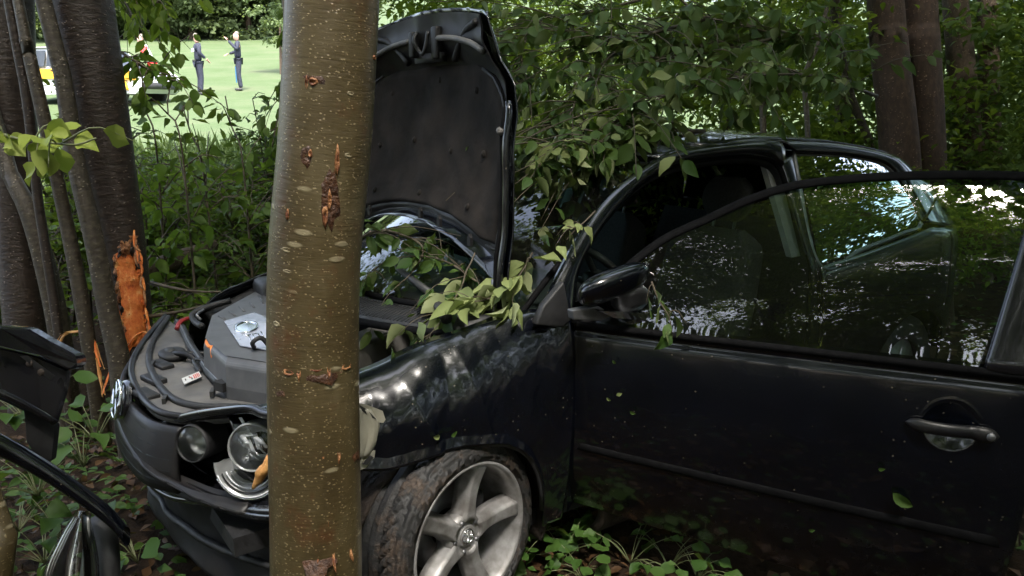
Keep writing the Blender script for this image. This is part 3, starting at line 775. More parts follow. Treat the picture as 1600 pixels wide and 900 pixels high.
def dinner(u, v):
    z = .27 + (.955 - .27) * v; s = -.01 + (rear_s(z) - .01) * u
    return D(s, z, -.085 - .03 * math.sin(math.pi * v) * math.sin(math.pi * u))
V, F = grid(dinner, 30, 20); mesh('door_trim', V, F, dashm, door)
ring_o = [(-.03, .262), (.6, .262), (rear_s(.262), .262), (rear_s(.6), .6), (rear_s(.955), .955)]
V, F = ribbon([D(s, z, skin_n(s, z) - .01) for s, z in ring_o], [D(s, z, -.10) for s, z in ring_o], 50, 4, smooth=False); mesh('door_edge', V, F, paint, door)
V, F = ribbon([D(-.03, z, -.0) for z in (.262, .6, .955)], [D(-.03, z, -.10) for z in (.262, .6, .955)], 12, 3, smooth=False); mesh('door_edge', V, F, paint, door)
# rubbing strip
def strip(u, v):
    s = .005 + 1.275 * u; a = math.pi * v; z = .534 + .015 * math.cos(a)
    e = min(1, u / .02, (1 - u) / .02)
    return D(s, z, skin_n(s, .534) - .002 + .009 * math.sin(a) * e)
V, F = grid(strip, 60, 9); mesh('rubbing_strip', V, F, rubber, door)
# window frame: outer line and glass line
FT = [(-.02, .965), (.06, 1.055), (.148, 1.156), (.254, 1.241), (.371, 1.301), (.505, 1.369), (.638, 1.416), (.787, 1.439), (.932, 1.452), (1.105, 1.460), (1.26, 1.460), (1.34, 1.445)]
ln = lambda z: -.5 * max(0, z - .955)
fo = polyline(FT, 70); fi = []
for i in range(70):
    t = fo[min(69, i + 1)] - fo[max(0, i - 1)]; t /= np.linalg.norm(t); fi.append(fo[i] + np.array([t[1], -t[0]]) * .017)
V, F = ribbon([D(s, z, ln(z)) for s, z in fo], [D(s, z, ln(z) + .002) for s, z in fi], 70, 4, tuple(ND * .003)); solid(mesh('window_frame', V, F, rubber, door), .014)
# glass, with a faint curvature
def dglass(u, v):
    sb = .05 + 1.15 * u; st = .10 + 1.19 * u
    zt = float(np.interp(st, [q[0] for q in fi], [q[1] for q in fi])) + .012; zt = max(zt, .975)
    s = sb + (st - sb) * v; z = .955 + (zt - .955) * v
    return D(s, z, ln(z) - .012 + .010 * math.sin(math.pi * u) + .022 * math.sin(math.pi * min(1, (z - .955) / .5)))
V, F = grid(dglass, 60, 24); mesh('window_pane', V, F, glass_side, door)
# glossy cover on the rear post
gl_b, gl_t = 1.178, 1.285
V, F = ribbon([D(1.178, .962, 0.004), D(1.258, 1.246, ln(1.246) + .006), D(1.295, 1.43, ln(1.43) + .006)], [D(1.325, .962, -.004), D(1.355, 1.246, ln(1.246) - .004), D(1.36, 1.44, ln(1.44) - .004)], 16, 8, tuple(ND * .012))
solid(mesh('post_cover', V, F, glossblack, door), .012)
# waist seal
def waist(u, v):
    s = .0 + 1.33 * u; a = math.pi * v; return D(s, .972 - .030 * v, .012 + .011 * math.sin(a) - .004 * v)
V, F = grid(waist, 60, 8); mesh('waist_seal', V, F, rubber, door)
# handle: grip bar with lock cylinder
hs = np.linspace(-.118, .122, 22)
def grip(u, v):
    s = hs[min(21, int(round(v * 21)))]; q = v; a = 2 * math.pi * u
    w = .0155 * (1 if q < .72 else 1.15) * math.sin(math.pi * min(1, q * 7, (1 - q) * 7) / 2) ** .6 + .001
    n = .036 + .016 * math.sin(math.pi * min(1, max(0, q / .72))) if q < .72 else .036 + .004
    return D(hx + s, hz - .004 - .0 * s + math.sin(a) * w, n + math.cos(a) * w * .8)
V, F = grid(grip, 18, 22, closed_u=True); han = mesh('door_handle', V, F, satin, door)
lc = D(hx + .098, hz - .004, .054); V, F = lathe([(0, .004), (.0105, .004), (.012, 0), (.012, -.012)], lc, ND, 20); mesh('lock_cylinder', V, F, steel, han)
# mirror: paint cap hanging forward, broken shell and bare glass carrier under it
def blob(c, ax3, e=.6, n=28, mth=18):
    A = np.array(ax3, float)
    def f(u, v):
        a = 2 * math.pi * u; b = math.pi * (v - .5) * .999
        cx, sx = math.cos(a), math.sin(a); cb, sb = math.cos(b), math.sin(b)
        p = lambda t: math.copysign(abs(t) ** e, t)
        return np.array(c) + A[0] * p(cx) * abs(cb) ** e + A[1] * p(sx) * abs(cb) ** e + A[2] * p(sb)
    return grid(f, n, mth, closed_u=True)
upv = np.array([0, 0, 1.0])
m1 = WA(905, 462, 1, .97); m2 = WA(1010, 425, 1, 1.02); mc = (m1 + m2) / 2; ml = (m2 - m1)
V, F = blob(mc + (0, .0, 0), [ml * .52, np.array([.03, .055, .0]), np.array([.012, .02, .052])], .72)
mh = mesh('mirror_cap', V, F, paint, door)
c2 = WA(985, 465, 1, 1.0)
V, F = blob(c2, [np.array([-.060, .02, .008]), np.array([.02, .04, 0]), np.array([.01, .01, .048])], .85); 
V = np.array([v + .006 * np.array([fbm(v[0] * 20, v[2] * 23), fbm(v[1] * 24, v[2] * 19), fbm(v[0] * 21, v[1] * 22)]) for v in V])
mesh('mirror_motor', V, F, blackplastic, door)
q = [WA(u, v, 1, 1.03) for u, v in ((935, 486), (1040, 491), (1036, 503), (960, 497))]
V, F = prism(q, (0.0, -.02, .002)); mesh('mirror_strip', V, F, chrome, door, smooth=False)
q = [WA(u, v, 1, .98) for u, v in ((895, 485), (935, 478), (960, 492), (940, 502), (897, 500))]
V, F = prism(q, (0.0, -.03, 0)); bevel(mesh('mirror_base', V, F, steel, door, smooth=False), .004)
q = [WA(u, v, 1, .875) for u, v in ((838, 508), (850, 478), (882, 440), (893, 500), (880, 512))]
V, F = prism(q, (0, -.03, 0)); bevel(mesh('mirror_triangle', V, F, blackplastic, car), .006)

# ---- bonnet, thrown up
bon = thing('bonnet', (-.2, 0, 1.0), None, None); bon.parent = car; bon.location = Vector((-.2, 0, 1.0)) - car.location
def half(t): return float(np.interp(t, [0, .1, .66, .76, .84, 1.0], [.705, .70, .675, .645, .56, .50]))
def bpos(t, w, n=0.0):
    """t from hinge edge to nose, w across -1..1, n out of the underside"""
    y = half(t) * w
    z0 = 1.0 + .235 * (1 - min(1, abs(w) ** 2.4)) * (1 - t) ** 1.5
    z = z0 + (1.965 - z0) * t + (.055 * (1 - w * w) * t ** 3)
    x = -.20 - .115 * t ** 1.0 - .05 * math.sin(math.pi * t) * (1 - w * w) - .055 * (1 - w * w) * (.4 + .6 * t)
    x += .07 * max(0, t - .80) ** 1.0 * 2.2 + .012 * fbm(w * 1.7, t * 2.2, 4)
    return np.array([x + n, y, z])
V, F = grid(lambda u, v: bpos(v, 2 * u - 1, -.012 - .046 * (1 - abs(2 * u - 1) ** 6) * min(1, v * 14, (1 - v) * 14)), 60, 50); solid(mesh('bonnet_skin', V, F, paint, bon), .006)
def under(u, v):
    w = (2 * u - 1) * .985; t = .012 + .976 * v; n = .0
    ed = min(1 - abs(w), .5); 
    n += .020 * math.exp(-((1 - abs(w)) / .05) ** 2)                # rolled edge
    n -= .028 * (1 / (1 + math.exp(-((1 - abs(w)) - .11) * 60))) * (1 / (1 + math.exp((t - .83) * 60)))
    n += .016 * math.exp(-((t - .90) / .035) ** 2) * (1 if abs(w) > .12 else .2)
    n -= .02 * math.exp(-((t - .05) / .03) ** 2)
    return bpos(t, w, n)
V, F = grid(under, 90, 90); mesh('bonnet_frame', V, F, satin, bon)
padh = lambda t: float(np.interp(t, [.10, .16, .30, .70, .78, .82], [.66, .86, .88, .86, .74, .5]))
def pad(u, v):
    t = .115 + .70 * v; w = (2 * u - 1) * padh(t)
    e = min(1, min(u, 1 - u) * 25, min(v, 1 - v) * 25)
    n = -.024 + .018 * e ** .5 + .006 * fbm(w * 2, t * 2.5, 1.1) + .003 * math.cos(w * 14) * (1 if .2 < v < .85 else .2)
    zo = -.10 * (1 - (2 * u - 1) ** 2) * (1 - v) * 0
    return bpos(t + zo, w, n)
V, F = grid(pad, 60, 60); mesh('insulation_pad', V, F, pad_m, bon)
V, F = tube([bpos(t, .985, .012) for t in np.linspace(.0, .70, 24)], .012, 8); mesh('bonnet_edge', V, F, paint, bon)
V, F = tube([bpos(t, .955, .020) for t in np.linspace(.02, .68, 24)], .007, 8); mesh('edge_seal', V, F, rubber, bon)
for sgn in (-1, 1):
    V, F = tube([bpos(.905 - .05 * abs(w) ** 3, w * sgn, .028) for w in np.linspace(.16, .93, 16)], .011, 8); mesh('stiffening_rib', V, F, greyplastic, bon)
for bw_, bs_ in ((-.13, (.03, .035, .10)), (.16, (.03, .045, .12))):
    bevel(mesh('latch_bracket', *box(bpos(.89, bw_, .03), bs_), satin, bon), .008)
V, F = join(tube([bpos(.93, -.05, .03), bpos(.90, -.03, .06), bpos(.86, .0, .055), bpos(.86, .06, .055), bpos(.93, .08, .03)], .008, 8, n=16), box(bpos(.84, .02, .02), (.03, .20, .035))); mesh('latch_striker', V, F, blackplastic, bon)
for w, t in ((-.45, .045), (.18, .06), (.40, .07), (.7, .10)):
    V, F = prism([bpos(t, w, .012) + (0, -.010, -.012), bpos(t, w, .012) + (0, .010, -.012), bpos(t, w, .012) + (0, .010, .016), bpos(t, w, .012) + (0, 0, .03), bpos(t, w, .012) + (0, -.010, .016)], (.012, 0, 0)); mesh('seal_clip', V, F, satin, bon, smooth=False)
V, F = tube([bpos(.60, .92, .02), bpos(.60, .97, .03)], .012, 8); mesh('rubber_stop', V, F, greyplastic, bon)
V, F = tube([(-.17, .66, .93), (-.2, .665, 1.0), (-.205, .66, 1.1)], .014, 8, n=8); mesh('bonnet_hinge', V, F, steel, bon)

for w, t in ((-.55, .22), (.0, .20), (.55, .22), (-.62, .48), (.62, .48), (-.2, .50), (.25, .46), (-.5, .72), (.5, .72), (.05, .76)):
    nrm = np.cross(bpos(t + .01, w) - bpos(t - .01, w), bpos(t, w + .01) - bpos(t, w - .01)); nrm /= np.linalg.norm(nrm); nrm = nrm if nrm[0] > 0 else -nrm
    mesh('pad_clip', *lathe([(0, .006), (.010, .005), (.014, 0)], bpos(t, w, -.005), nrm, 12), pad_m, bon)
for sgn in (-1, 1):                                               # pressed channels either side of the latch
    V, F = tube([bpos(t, sgn * w, .004) for t, w in ((.83, .30), (.88, .42), (.93, .60), (.96, .80))], .014, 8, n=14); mesh('pressed_channel', V, F, satin, bon)
    V, F = tube([bpos(t, sgn * (padh(t) + .035), -.002) for t in np.linspace(.13, .80, 24)], .006, 6); mesh('pad_border', V, F, satin, bon)

# ---- scuttle, wipers
def scut(u, v):
    w = 2 * u - 1; x0 = -.19 + .265 * (1 - w * w); return (x0 + .02 + .115 * v, .70 * w, .985 - .02 * v - .02 * v * v)
V, F = grid(scut, 40, 6); solid(mesh('scuttle_panel', V, F, blackplastic, car), .006)
sc = mesh('scuttle_seal', *tube([np.array(scut(u, 1)) + (.006, 0, -.004) for u in np.linspace(.02, .98, 40)], .014, 8), rubber, car)
slats = []
for u in np.linspace(.45, .90, 46):
    a, b_ = np.array(scut(u, .08)), np.array(scut(u, .86)); slats.append(tube([a + (0, 0, .006), (a + b_) / 2 + (0, 0, .010), b_ + (0, 0, .006)], .0035, 4))
for k, sl in enumerate(slats): mesh('grille_slat', *sl, blackplastic, car)
wb = WA(698, 498, 2, 1.0); wm = WA(672, 458, 2, 1.035); wt = WA(612, 412, 2, 1.075)
wip = mesh('wiper_arm', *join(tube([wb, wm], [.020, .016], 8), tube([wm, wt], [.015, .008], 8)), blackplastic, car)
mesh('wiper_blade', *tube([wt + (-.0, .18, -.03), wt + (-.02, 0, -.01), wt + (-.06, -.30, .03)], .008, 6, n=12), rubber, wip)
wb2 = np.array(wind(.36, .02)) + (.06, 0, .02)
wip2 = mesh('wiper_arm', *tube([wb2, wb2 + (-.12, -.22, .06)], .011, 8), blackplastic, car)

# ---- engine bay
V, F = box((.28, 0, .42), (.85, 1.3, .06)); mesh('engine_bay_floor', V, F, blackplastic, car, smooth=False)
ZE = .85
def EC(u, v, z=ZE): return WA(u, v, 2, z)
top = [EC(330, 496), EC(402, 456), EC(440, 458), EC(500, 520), EC(440, 580), EC(352, 566), EC(318, 535)]
cx = sum(top) / len(top)
V = []; F = []
n = len(top)
for k, (sc2, dz) in enumerate(((.90, .012), (1.0, -.004), (1.03, -.08), (1.02, -.16))):
    for p in top: V.append(cx + (p - cx) * np.array([sc2, sc2, 1]) + (0, 0, dz))
for k in range(3):
    for i in range(n): F.append((k * n + i, k * n + (i + 1) % n, (k + 1) * n + (i + 1) % n, (k + 1) * n + i))
F.append(tuple(range(n)))
eng = mesh('engine_cover', V, F, coverplastic, car, smooth=False); bevel(eng, .012, 3)
ph = [EC(350, 503, ZE + .016), EC(398, 489, ZE + .016), EC(470, 522, ZE + .016), EC(440, 552, ZE + .016), EC(375, 541, ZE + .016)]
V, F = prism(ph, (0, 0, .004)); bevel(mesh('silver_panel', V, F, polished, eng, smooth=False), .0015)
oc = EC(385, 511, ZE + .022)
ea, eb = (EC(402, 508, ZE + .022) - oc), (EC(388, 519, ZE + .022) - oc)
V, F = tube([oc + ea * math.cos(a) + eb * math.sin(a) for a in np.linspace(0, 2 * math.pi, 33)], .005, 6, cap=False)
V2, F2 = [oc + ea * .95 * math.cos(a) + eb * .95 * math.sin(a) for a in np.linspace(0, 2 * math.pi, 24, endpoint=False)], [tuple(range(24))]
mesh('oval_badge', *join((V, F), (np.array(V2), F2)), chrome, eng)
def letters(word, o, ex, ey, mt, parent, rad, name='lettering'):
    G = {'T': [[(0, 1), (.8, 1)], [(.4, 1), (.4, 0)]], 'D': [[(0, 0), (0, 1), (.45, 1), (.75, .75), (.75, .25), (.45, 0), (0, 0)]], 'I': [[(.2, 0), (.2, 1)]]}
    prts = []; x = 0
    for ch in word:
        for st in G[ch]: prts.append(tube([np.array(o) + ex * (x + a) + ey * b_ for a, b_ in st], rad, 5))
        x += .6 if ch == 'I' else 1.05
    return mesh(name, *join(*prts), mt, parent)
lo = EC(387, 532, ZE + .022); letters('TDI', lo, (EC(398, 529, ZE + .022) - lo), (EC(383, 525, ZE + .022) - lo), chrome, eng, .0028)
V, F = tube([EC(333 + 7 * math.cos(a), 540 + 8 * math.sin(a), .83) + (.01, .02, .02) for a in np.linspace(0, 2 * math.pi, 25)], .006, 8, cap=False)
V2, F2 = tube([EC(334, 548, .83) + (.01, .02, .02), EC(335, 556, .82) + (.01, .02, .0)], .007, 8)
mesh('dipstick_ring', *join((V, F), (V2, F2)), orangep, car)
# hoses, bottles, loom and brackets around the engine
def hose(pts, r, mt, name='hose', n=18): return mesh(name, *tube(pts, r, 8, n=n), mt, car)
hose([EC(400, 590, .74), EC(385, 560, .80), EC(395, 548, .84), EC(425, 560, .80), EC(450, 590, .7)], .028, blackplastic)
hose([EC(398, 545, .86), EC(395, 535, .90), EC(408, 528, .91), EC(420, 540, .88)], .008, blackplastic, 'cable')
hose([EC(372, 545, .84), EC(378, 570, .80), EC(395, 590, .76)], .012, greyplastic, 'cable')
hose([EC(360, 585, .70), EC(385, 590, .73), EC(420, 598, .73), EC(470, 600, .72)], .022, greyplastic)
hose([EC(410, 575, .82), EC(430, 570, .84), EC(455, 575, .80)], .02, steel, 'pipe')
for uv, s_, mt in (((370, 590), (.10, .08, .09), greyplastic), ((400, 606), (.10, .12, .08), blackplastic), ((440, 590), (.14, .14, .10), blackplastic), ((428, 548), (.05, .06, .05), steel)):
    bevel(mesh('bracket', *box(EC(*uv, .74), s_, Matrix.Rotation(random.uniform(0, 1.2), 3, 'Z')), mt, car), .015)
hose([EC(316, 510, .80), EC(304, 502, .80), EC(302, 490, .82), EC(330, 478, .84), EC(360, 470, .85)], .013, blackplastic)
hose([EC(314, 500, .82), EC(308, 492, .84), EC(318, 484, .85)], .006, steel, 'cable')
hose([(-.02, -.62, .90), (.1, -.74, .86), (.25, -.70, .82), (.42, -.62, .78)], .03, blackplastic)
mesh('coolant_cap', *lathe([(0, .03), (.035, .03), (.04, 0)], EC(395, 455, .86) + (-.02, -.06, 0), (0, 0, 1), 20), bluep, car)
V, F = box((.05, -.63, .84), (.30, .18, .16)); bevel(mesh('coolant_tank', V, F, blackplastic, car), .03)
# more clutter: wiring, clips, oil filler, bolts
for k in range(9):
    p0 = EC(random.uniform(310, 420), random.uniform(570, 600), .70); p1 = p0 + np.array([random.uniform(-.15, .15), random.uniform(-.2, .2), random.uniform(.02, .09)]); p2 = p1 + np.array([random.uniform(-.12, .12), random.uniform(-.15, .15), random.uniform(-.1, .02)])
    hose([p0, (p0 + p1) / 2 + (0, 0, .03), p1, p2], random.choice((.005, .007, .010)), random.choice((blackplastic, greyplastic, satin, steel)), 'cable')
mesh('oil_cap', *lathe([(0, .03), (.03, .028), (.036, .02), (.036, 0)], EC(352, 480, ZE + .008), (0, 0, 1), 16), satin, car)
for uv in ((336, 500), (400, 462), (322, 538), (356, 562), (432, 470)): mesh('cover_bolt', *lathe([(0, .006), (.008, .006), (.010, 0)], EC(*uv, ZE + .004), (0, 0, 1), 10), satin, eng)
rb0, rb1 = [EC(u, v, ZE + .012) for u, v in ((336, 512), (352, 500))], None
for k in range(5):
    q0 = EC(342 + 16 * k, 494 - 7.2 * k, ZE + .012); q1 = EC(352 + 15 * k, 500 - 6.4 * k, ZE + .012); mesh('cover_rib', *tube([q0, q1], .005, 6), coverplastic, eng)
for k in range(7):
    mesh('clip', *box(EC(random.uniform(345, 425), random.uniform(565, 606), random.uniform(.72, .78)), (random.uniform(.02, .05), random.uniform(.02, .05), .03), Matrix.Rotation(random.uniform(0, 3), 3, 'Z')), random.choice((greyplastic, satin, steel)), car, smooth=False)
# battery and its lid
bt = [WA(552, 520, 2, .86), WA(600, 500, 2, .86), WA(618, 497, 2, .86), WA(640, 512, 2, .86), WA(604, 522, 2, .86), WA(552, 545, 2, .86)]
V, F = prism(bt, (0, 0, -.20)); bat = bevel(mesh('battery_box', V, F, simple('dusty_battery_lid', (.15, .142, .13), (.26, .245, .22), .8, 12), car, smooth=False), .010)  # dusty grey, colour lightened to make up for missing light on the box
for k in range(6):
    p = WA(556 + 10 * k, 549 - 4.2 * k, 2, .835) + np.array([.012, .02, -.03]); mesh('battery_rib', *tube([p, p + (0, 0, -.13)], .006, 6), greyplastic, bat)
bevel(mesh('battery_clamp', *box(WA(606, 494, 2, .90), (.07, .06, .05), Matrix.Rotation(.5, 3, 'Z')), mud_m, bat), .012)
bevel(mesh('terminal_cap', *box(WA(618, 508, 2, .865), (.05, .05, .05), Matrix.Rotation(.3, 3, 'Z')), steel, bat), .012)
bevel(mesh('relay_box', *box((-.16, .42, .80), (.16, .24, .2)), blackplastic, car), .02)

# ---- front panel over the radiator, grille, headlamp
ZL = .73
def LP(u, v, z=ZL): return WA(u, v, 2, z)
outer = [LP(258, 496), LP(222, 540), LP(206, 575), LP(214, 610), LP(245, 645), LP(300, 655), LP(360, 652), LP(430, 652)]
inner_ = [LP(278, 510), LP(286, 520), LP(298, 545), LP(312, 567), LP(328, 590), LP(345, 607), LP(375, 616), LP(430, 622)]
V, F = ribbon(outer, inner_, 60, 16); V = np.array([v + (0, 0, .006 * fbm(v[0] * 6, v[1] * 6, 2) - .0) for v in V])
fp = mesh('front_panel', V, F, greyplastic, car); solid(fp, .02)
mid = polyline([a * .72 + b_ * .28 for a, b_ in zip(outer, inner_)], 50)
mesh('panel_ridge', *tube([p + (0, 0, .012) for p in mid], .012, 8), blackplastic, fp)
mesh('panel_ridge', *tube([p + (0, 0, .008) for p in polyline(outer, 50)], .011, 8), satin, fp)
V, F = tube([p + (0, 0, .018) for p in polyline(inner_[:6], 30)], .016, 8); mesh('lock_bar', V, F, blackplastic, fp)
V, F = tube([p + (.006, .004, .032) for p in polyline(inner_[:6], 30)], .0035, 6); mesh('bar_edge', V, F, steel, fp)
V, F = tube([p + (-.0, 0, .016) for p in polyline(inner_[5:], 20)], .012, 8); mesh('lock_bar', V, F, blackplastic, fp)
mesh('seal_end', *tube([LP(277, 514, .75), LP(282, 503, .77), LP(296, 497, .775), LP(300, 500, .77)], [.012, .010, .008], 8, n=12), redp, fp)
st = [LP(284, 592, ZL + .018), LP(311, 581, ZL + .018), LP(315, 589, ZL + .018), LP(288, 601, ZL + .018)]
stk = mesh('label_sticker', *prism(st, (0, 0, .002)), paper_m, fp, smooth=False)
def sq(a, b_, z=.0024): return st[0] + (st[1] - st[0]) * a + (st[3] - st[0]) * b_ + np.array([0, 0, z])
for (a0, a1, b0, b1, mt) in ((.12, .18, .3, .6, inkblack), (.35, .42, .2, .35, inkblack), (.45, .52, .55, .8, inkblack), (.38, .5, .38, .5, inkred), (.6, .66, .2, .85, inkred), (.70, .76, .2, .85, inkred), (.8, .86, .2, .85, inkred), (.9, .94, .2, .85, inkred)):
    mesh('print_mark', *prism([sq(a0, b0), sq(a1, b0), sq(a1, b1), sq(a0, b1)], (0, 0, .0008)), mt, stk, smooth=False)
for (u, v, du, dv) in ((234, 552, 6, 4), (238, 570, 5, 3), (258, 624, 7, 3), (332, 613, 5, 3)):
    c0 = LP(u, v, ZL + .012); mesh('panel_slot_shade', *box(c0, (.012, .045, .02), Matrix.Rotation(.4, 3, 'Z')), inkblack, fp, smooth=False)  # solid black boxes paint the shade inside slots
V, F = blob(LP(270, 553, ZL + .012), [np.array([.05, 0, 0]), np.array([0, .07, 0]), np.array([0, 0, .018])], .8); mesh('latch', V, F, blackplastic, fp)
V, F = blob(LP(266, 550, ZL + .02), [np.array([.02, 0, 0]), np.array([0, .03, 0]), np.array([0, 0, .018])], .8); mesh('latch_hole_shade', V, F, inkblack, fp)  # black lump paints the dark of the latch opening
for uv in ((252, 570), (240, 592), (228, 616)):                   # square wells along the nose
    c0 = LP(*uv, ZL + .006); bevel(mesh('panel_well', *box(c0, (.05, .11, .02), Matrix.Rotation(-.25, 3, 'Z')), blackplastic, fp), .006)
# grille: bars behind the emblem
gc = LP(205, 590, .70); 
GO = [LP(212, 560, .70), LP(198, 590, .70), LP(205, 620, .70), LP(240, 655, .70), LP(292, 668, .70)]
GL = polyline(GO, 40)
def grl(u, v): 
    p = GL[min(39, int(round(u * 39)))]; return p + np.array([.035 * math.sin(v * 2.0), .01 * v, -.20 * v])
V, F = grid(grl, 40, 10); gri = mesh('grille', V, F, satin, car); solid(gri, .02)
for k in range(5):
    V, F = tube([np.array(grl(u, .12 + .18 * k)) + (.014, .004, 0) for u in np.linspace(.1, .98, 24)], .007, 6); mesh('grille_slat', V, F, simple('grille_blue_black', (.016, .022, .028), (.025, .033, .04), .35) if k == 0 else MATS.get('grille_blue_black', glossblack), gri)
MATS['grille_blue_black'] = bpy.data.materials['grille_blue_black']
ec = WA(188, 624, 1, -.02); emblem(ec, (.97, .0, .24), (0, 0, 1), .064, .012, chrome, car, 'nose_emblem')
mesh('emblem_plate', *lathe([(0, .0), (.062, 0), (.07, -.02)], ec, (.97, .0, .24), 32), glossblack, car)
# headlamp: black housing, two lamp tubes, reflector bowl
hd = thing('headlight', WA(370, 700, 1, .56), None, None); hd.parent = car; hd.location = Vector([float(q) for q in WA(370, 700, 1, .56)]) - car.location
h_o = WA(400, 700, 1, .66); h_i = WA(318, 686, 1, .40)
HA = np.array([.62, .74, .18]); HA /= np.linalg.norm(HA)            # the way the lamps look
def hd_pt(u, v, n): # surface of the housing in image-free terms: plane through both lamps, facing HA
    r = np.array([(u - 800) / 1225, (v - 450) / 1225, 1.0]) @ BASIS; c0 = (h_o + h_i) / 2
    NA = np.cross(h_o - h_i, (0, 0, 1)); NA /= np.linalg.norm(NA)
    if NA @ HA < 0: NA = -NA
    t = ((c0 - CAM) @ NA) / (r @ NA); return CAM + r * t + NA * n
rim_hl = [(232, 700), (250, 672), (285, 652), (330, 640), (400, 632), (425, 640), (470, 655), (490, 720), (470, 790), (420, 800), (340, 780), (280, 770), (240, 740)]
ro = [hd_pt(u, v, .03) for u, v in rim_hl]; ri = [hd_pt(364 + (u - 364) * .86, 703 + (v - 703) * .84, .02) for u, v in rim_hl]; rb = [hd_pt(364 + (u - 364) * .80, 703 + (v - 703) * .78, -.07) for u, v in rim_hl]
V, F = ribbon(ro + [ro[0]], ri + [ri[0]], 80, 5, tuple(HA * .012)); V2, F2 = ribbon(ri + [ri[0]], rb + [rb[0]], 80, 5); mesh('lamp_housing', *join((V, F), (V2, F2)), glossblack, hd)
mesh('housing_rim', *tube(polyline(ro + [ro[0]], 60), .011, 8), glossblack, hd)
cb = sum(rb) / len(rb); mesh('lamp_back', np.vstack([rb, [cb]]), [(i, (i + 1) % len(rb), len(rb)) for i in range(len(rb))], glossblack, hd)
def lampunit(c, rad, depth, ax, name, dish):
    V, F = lathe([(rad * 1.02, -depth), (rad * 1.04, -.01), (rad * 1.0, .004), (rad * .93, .0), (rad * .92, -.01)], c, ax, 40); t = mesh(name, V, F, blackplastic if not dish else lampinner, hd)
    V, F = lathe([(rad * .92, -.006), (rad * .8, -.03), (rad * .55, -.055), (rad * .2, -.07), (0, -.072)], c, ax, 40); mesh('reflector', V, F, lampmirror if dish else lampinner, t)
    V, F = lathe([(rad * .95, -.003), (rad * .7, .007), (rad * .35, .012), (0, .013)], c, ax, 40); mesh('lens', V, F, glass_lens, t)
    return t
inn_ax = np.array([.78, .58, .12]); lampunit(hd_pt(320, 686, .045), .057, .10, inn_ax, 'inner_lamp', False)
out_c = hd_pt(407, 694, .03); out_ax = HA
ou = lampunit(out_c, .068, .06, out_ax, 'outer_lamp', True)
a1 = np.cross(out_ax, (0, 0, 1)); a1 /= np.linalg.norm(a1); a2 = np.cross(a1, out_ax)
for k in range(12):                                                # broken mirror facets in the bowl
    an = random.uniform(0, 6.28); rr_ = random.uniform(.01, .045); c0 = out_c + rr_ * (math.cos(an) * a1 + math.sin(an) * a2) - out_ax * random.uniform(.01, .04)
    e_ = a1 * random.uniform(.008, .02) + out_ax * random.uniform(-.012, .012); f_ = a2 * random.uniform(.02, .04) + a1 * .02 + out_ax * random.uniform(-.015, .015)
    mesh('facet', *prism([c0, c0 + e_, c0 + e_ + f_, c0 + f_ * 1.1], -out_ax * .002), lampmirror, ou, smooth=False)
# lower bowl below the outer lamp
bowl = hd_pt(394, 722, .012)
BPF = [(.105, .0), (.10, .006), (.085, -.01), (.05, -.05), (.03, -.065)]
V, F = grid(lambda u, v: bowl + HA * np.interp(v, np.linspace(0, 1, 5), [q[1] for q in BPF]) + np.interp(v, np.linspace(0, 1, 5), [q[0] for q in BPF]) * (math.cos(math.pi * (1.0 + u)) * a1 + math.sin(math.pi * (1.0 + u)) * a2), 40, 12); mesh('lower_bowl', V, F, lampinner, hd)
V, F = tube([bowl + .104 * (math.cos(a) * a1 + math.sin(a) * a2) for a in np.linspace(math.pi * 1.15, math.pi * 1.85, 30)], .004, 6); mesh('bowl_rim', V, F, chrome, hd)
for k in range(4):
    rr_ = .098 - .012 * k
    V, F = tube([bowl + HA * (.004 - .004 * k) + rr_ * (math.cos(a) * a1 + math.sin(a) * a2) for a in np.linspace(math.pi * 1.12, math.pi * 1.88, 18)], .0028, 4); mesh('bowl_ridge', V, F, (lampmirror, satin, lampmirror, lampinner)[k % 4], hd)
V, F = prism([hd_pt(345, 722, .02), hd_pt(375, 716, .02), hd_pt(440, 716, .02), hd_pt(440, 732, .02), hd_pt(345, 728, .02)], -HA * .06); mesh('bowl_shelf', V, F, lampinner, hd, smooth=False)
# battered nose under the lamps
def nose(u, v):
    y = -.75 + 1.42 * u; xo = .84 - .30 * (abs(y) / .75) ** 2.6
    z = .62 - .40 * v
    if y > -.1: z = min(z, .60 - .12 * max(0, (y + .1)) ) if v < .15 else z
    return np.array([xo - .05 * math.sin(v * 3.1) + .016 * fbm(y * 2.0, z * 2.4, .4) - .06 * v, y, z - .03 * max(0, y)])
V, F = grid(nose, 70, 40); no = mesh('nose_carrier', V, F, satin, car); solid(no, .012)
for k, vv in enumerate((.34, .78)):
    V, F = tube([nose(u, vv + .05 * math.sin(u * 4 + k)) + (.02, .01, 0) for u in np.linspace(.30, .98, 26)], [.014, .010, .014, .010], 8); mesh('nose_bar', V, F, blackplastic, no)
def chin(u, v):
    p = nose(.45 + .53 * u, .30 * v); d = np.array([.012 + .05 * math.sin(v * 3.14), .012, .02]); return p + d
V, F = grid(chin, 40, 14); solid(mesh('lamp_apron', V, F, satin, car), .008)
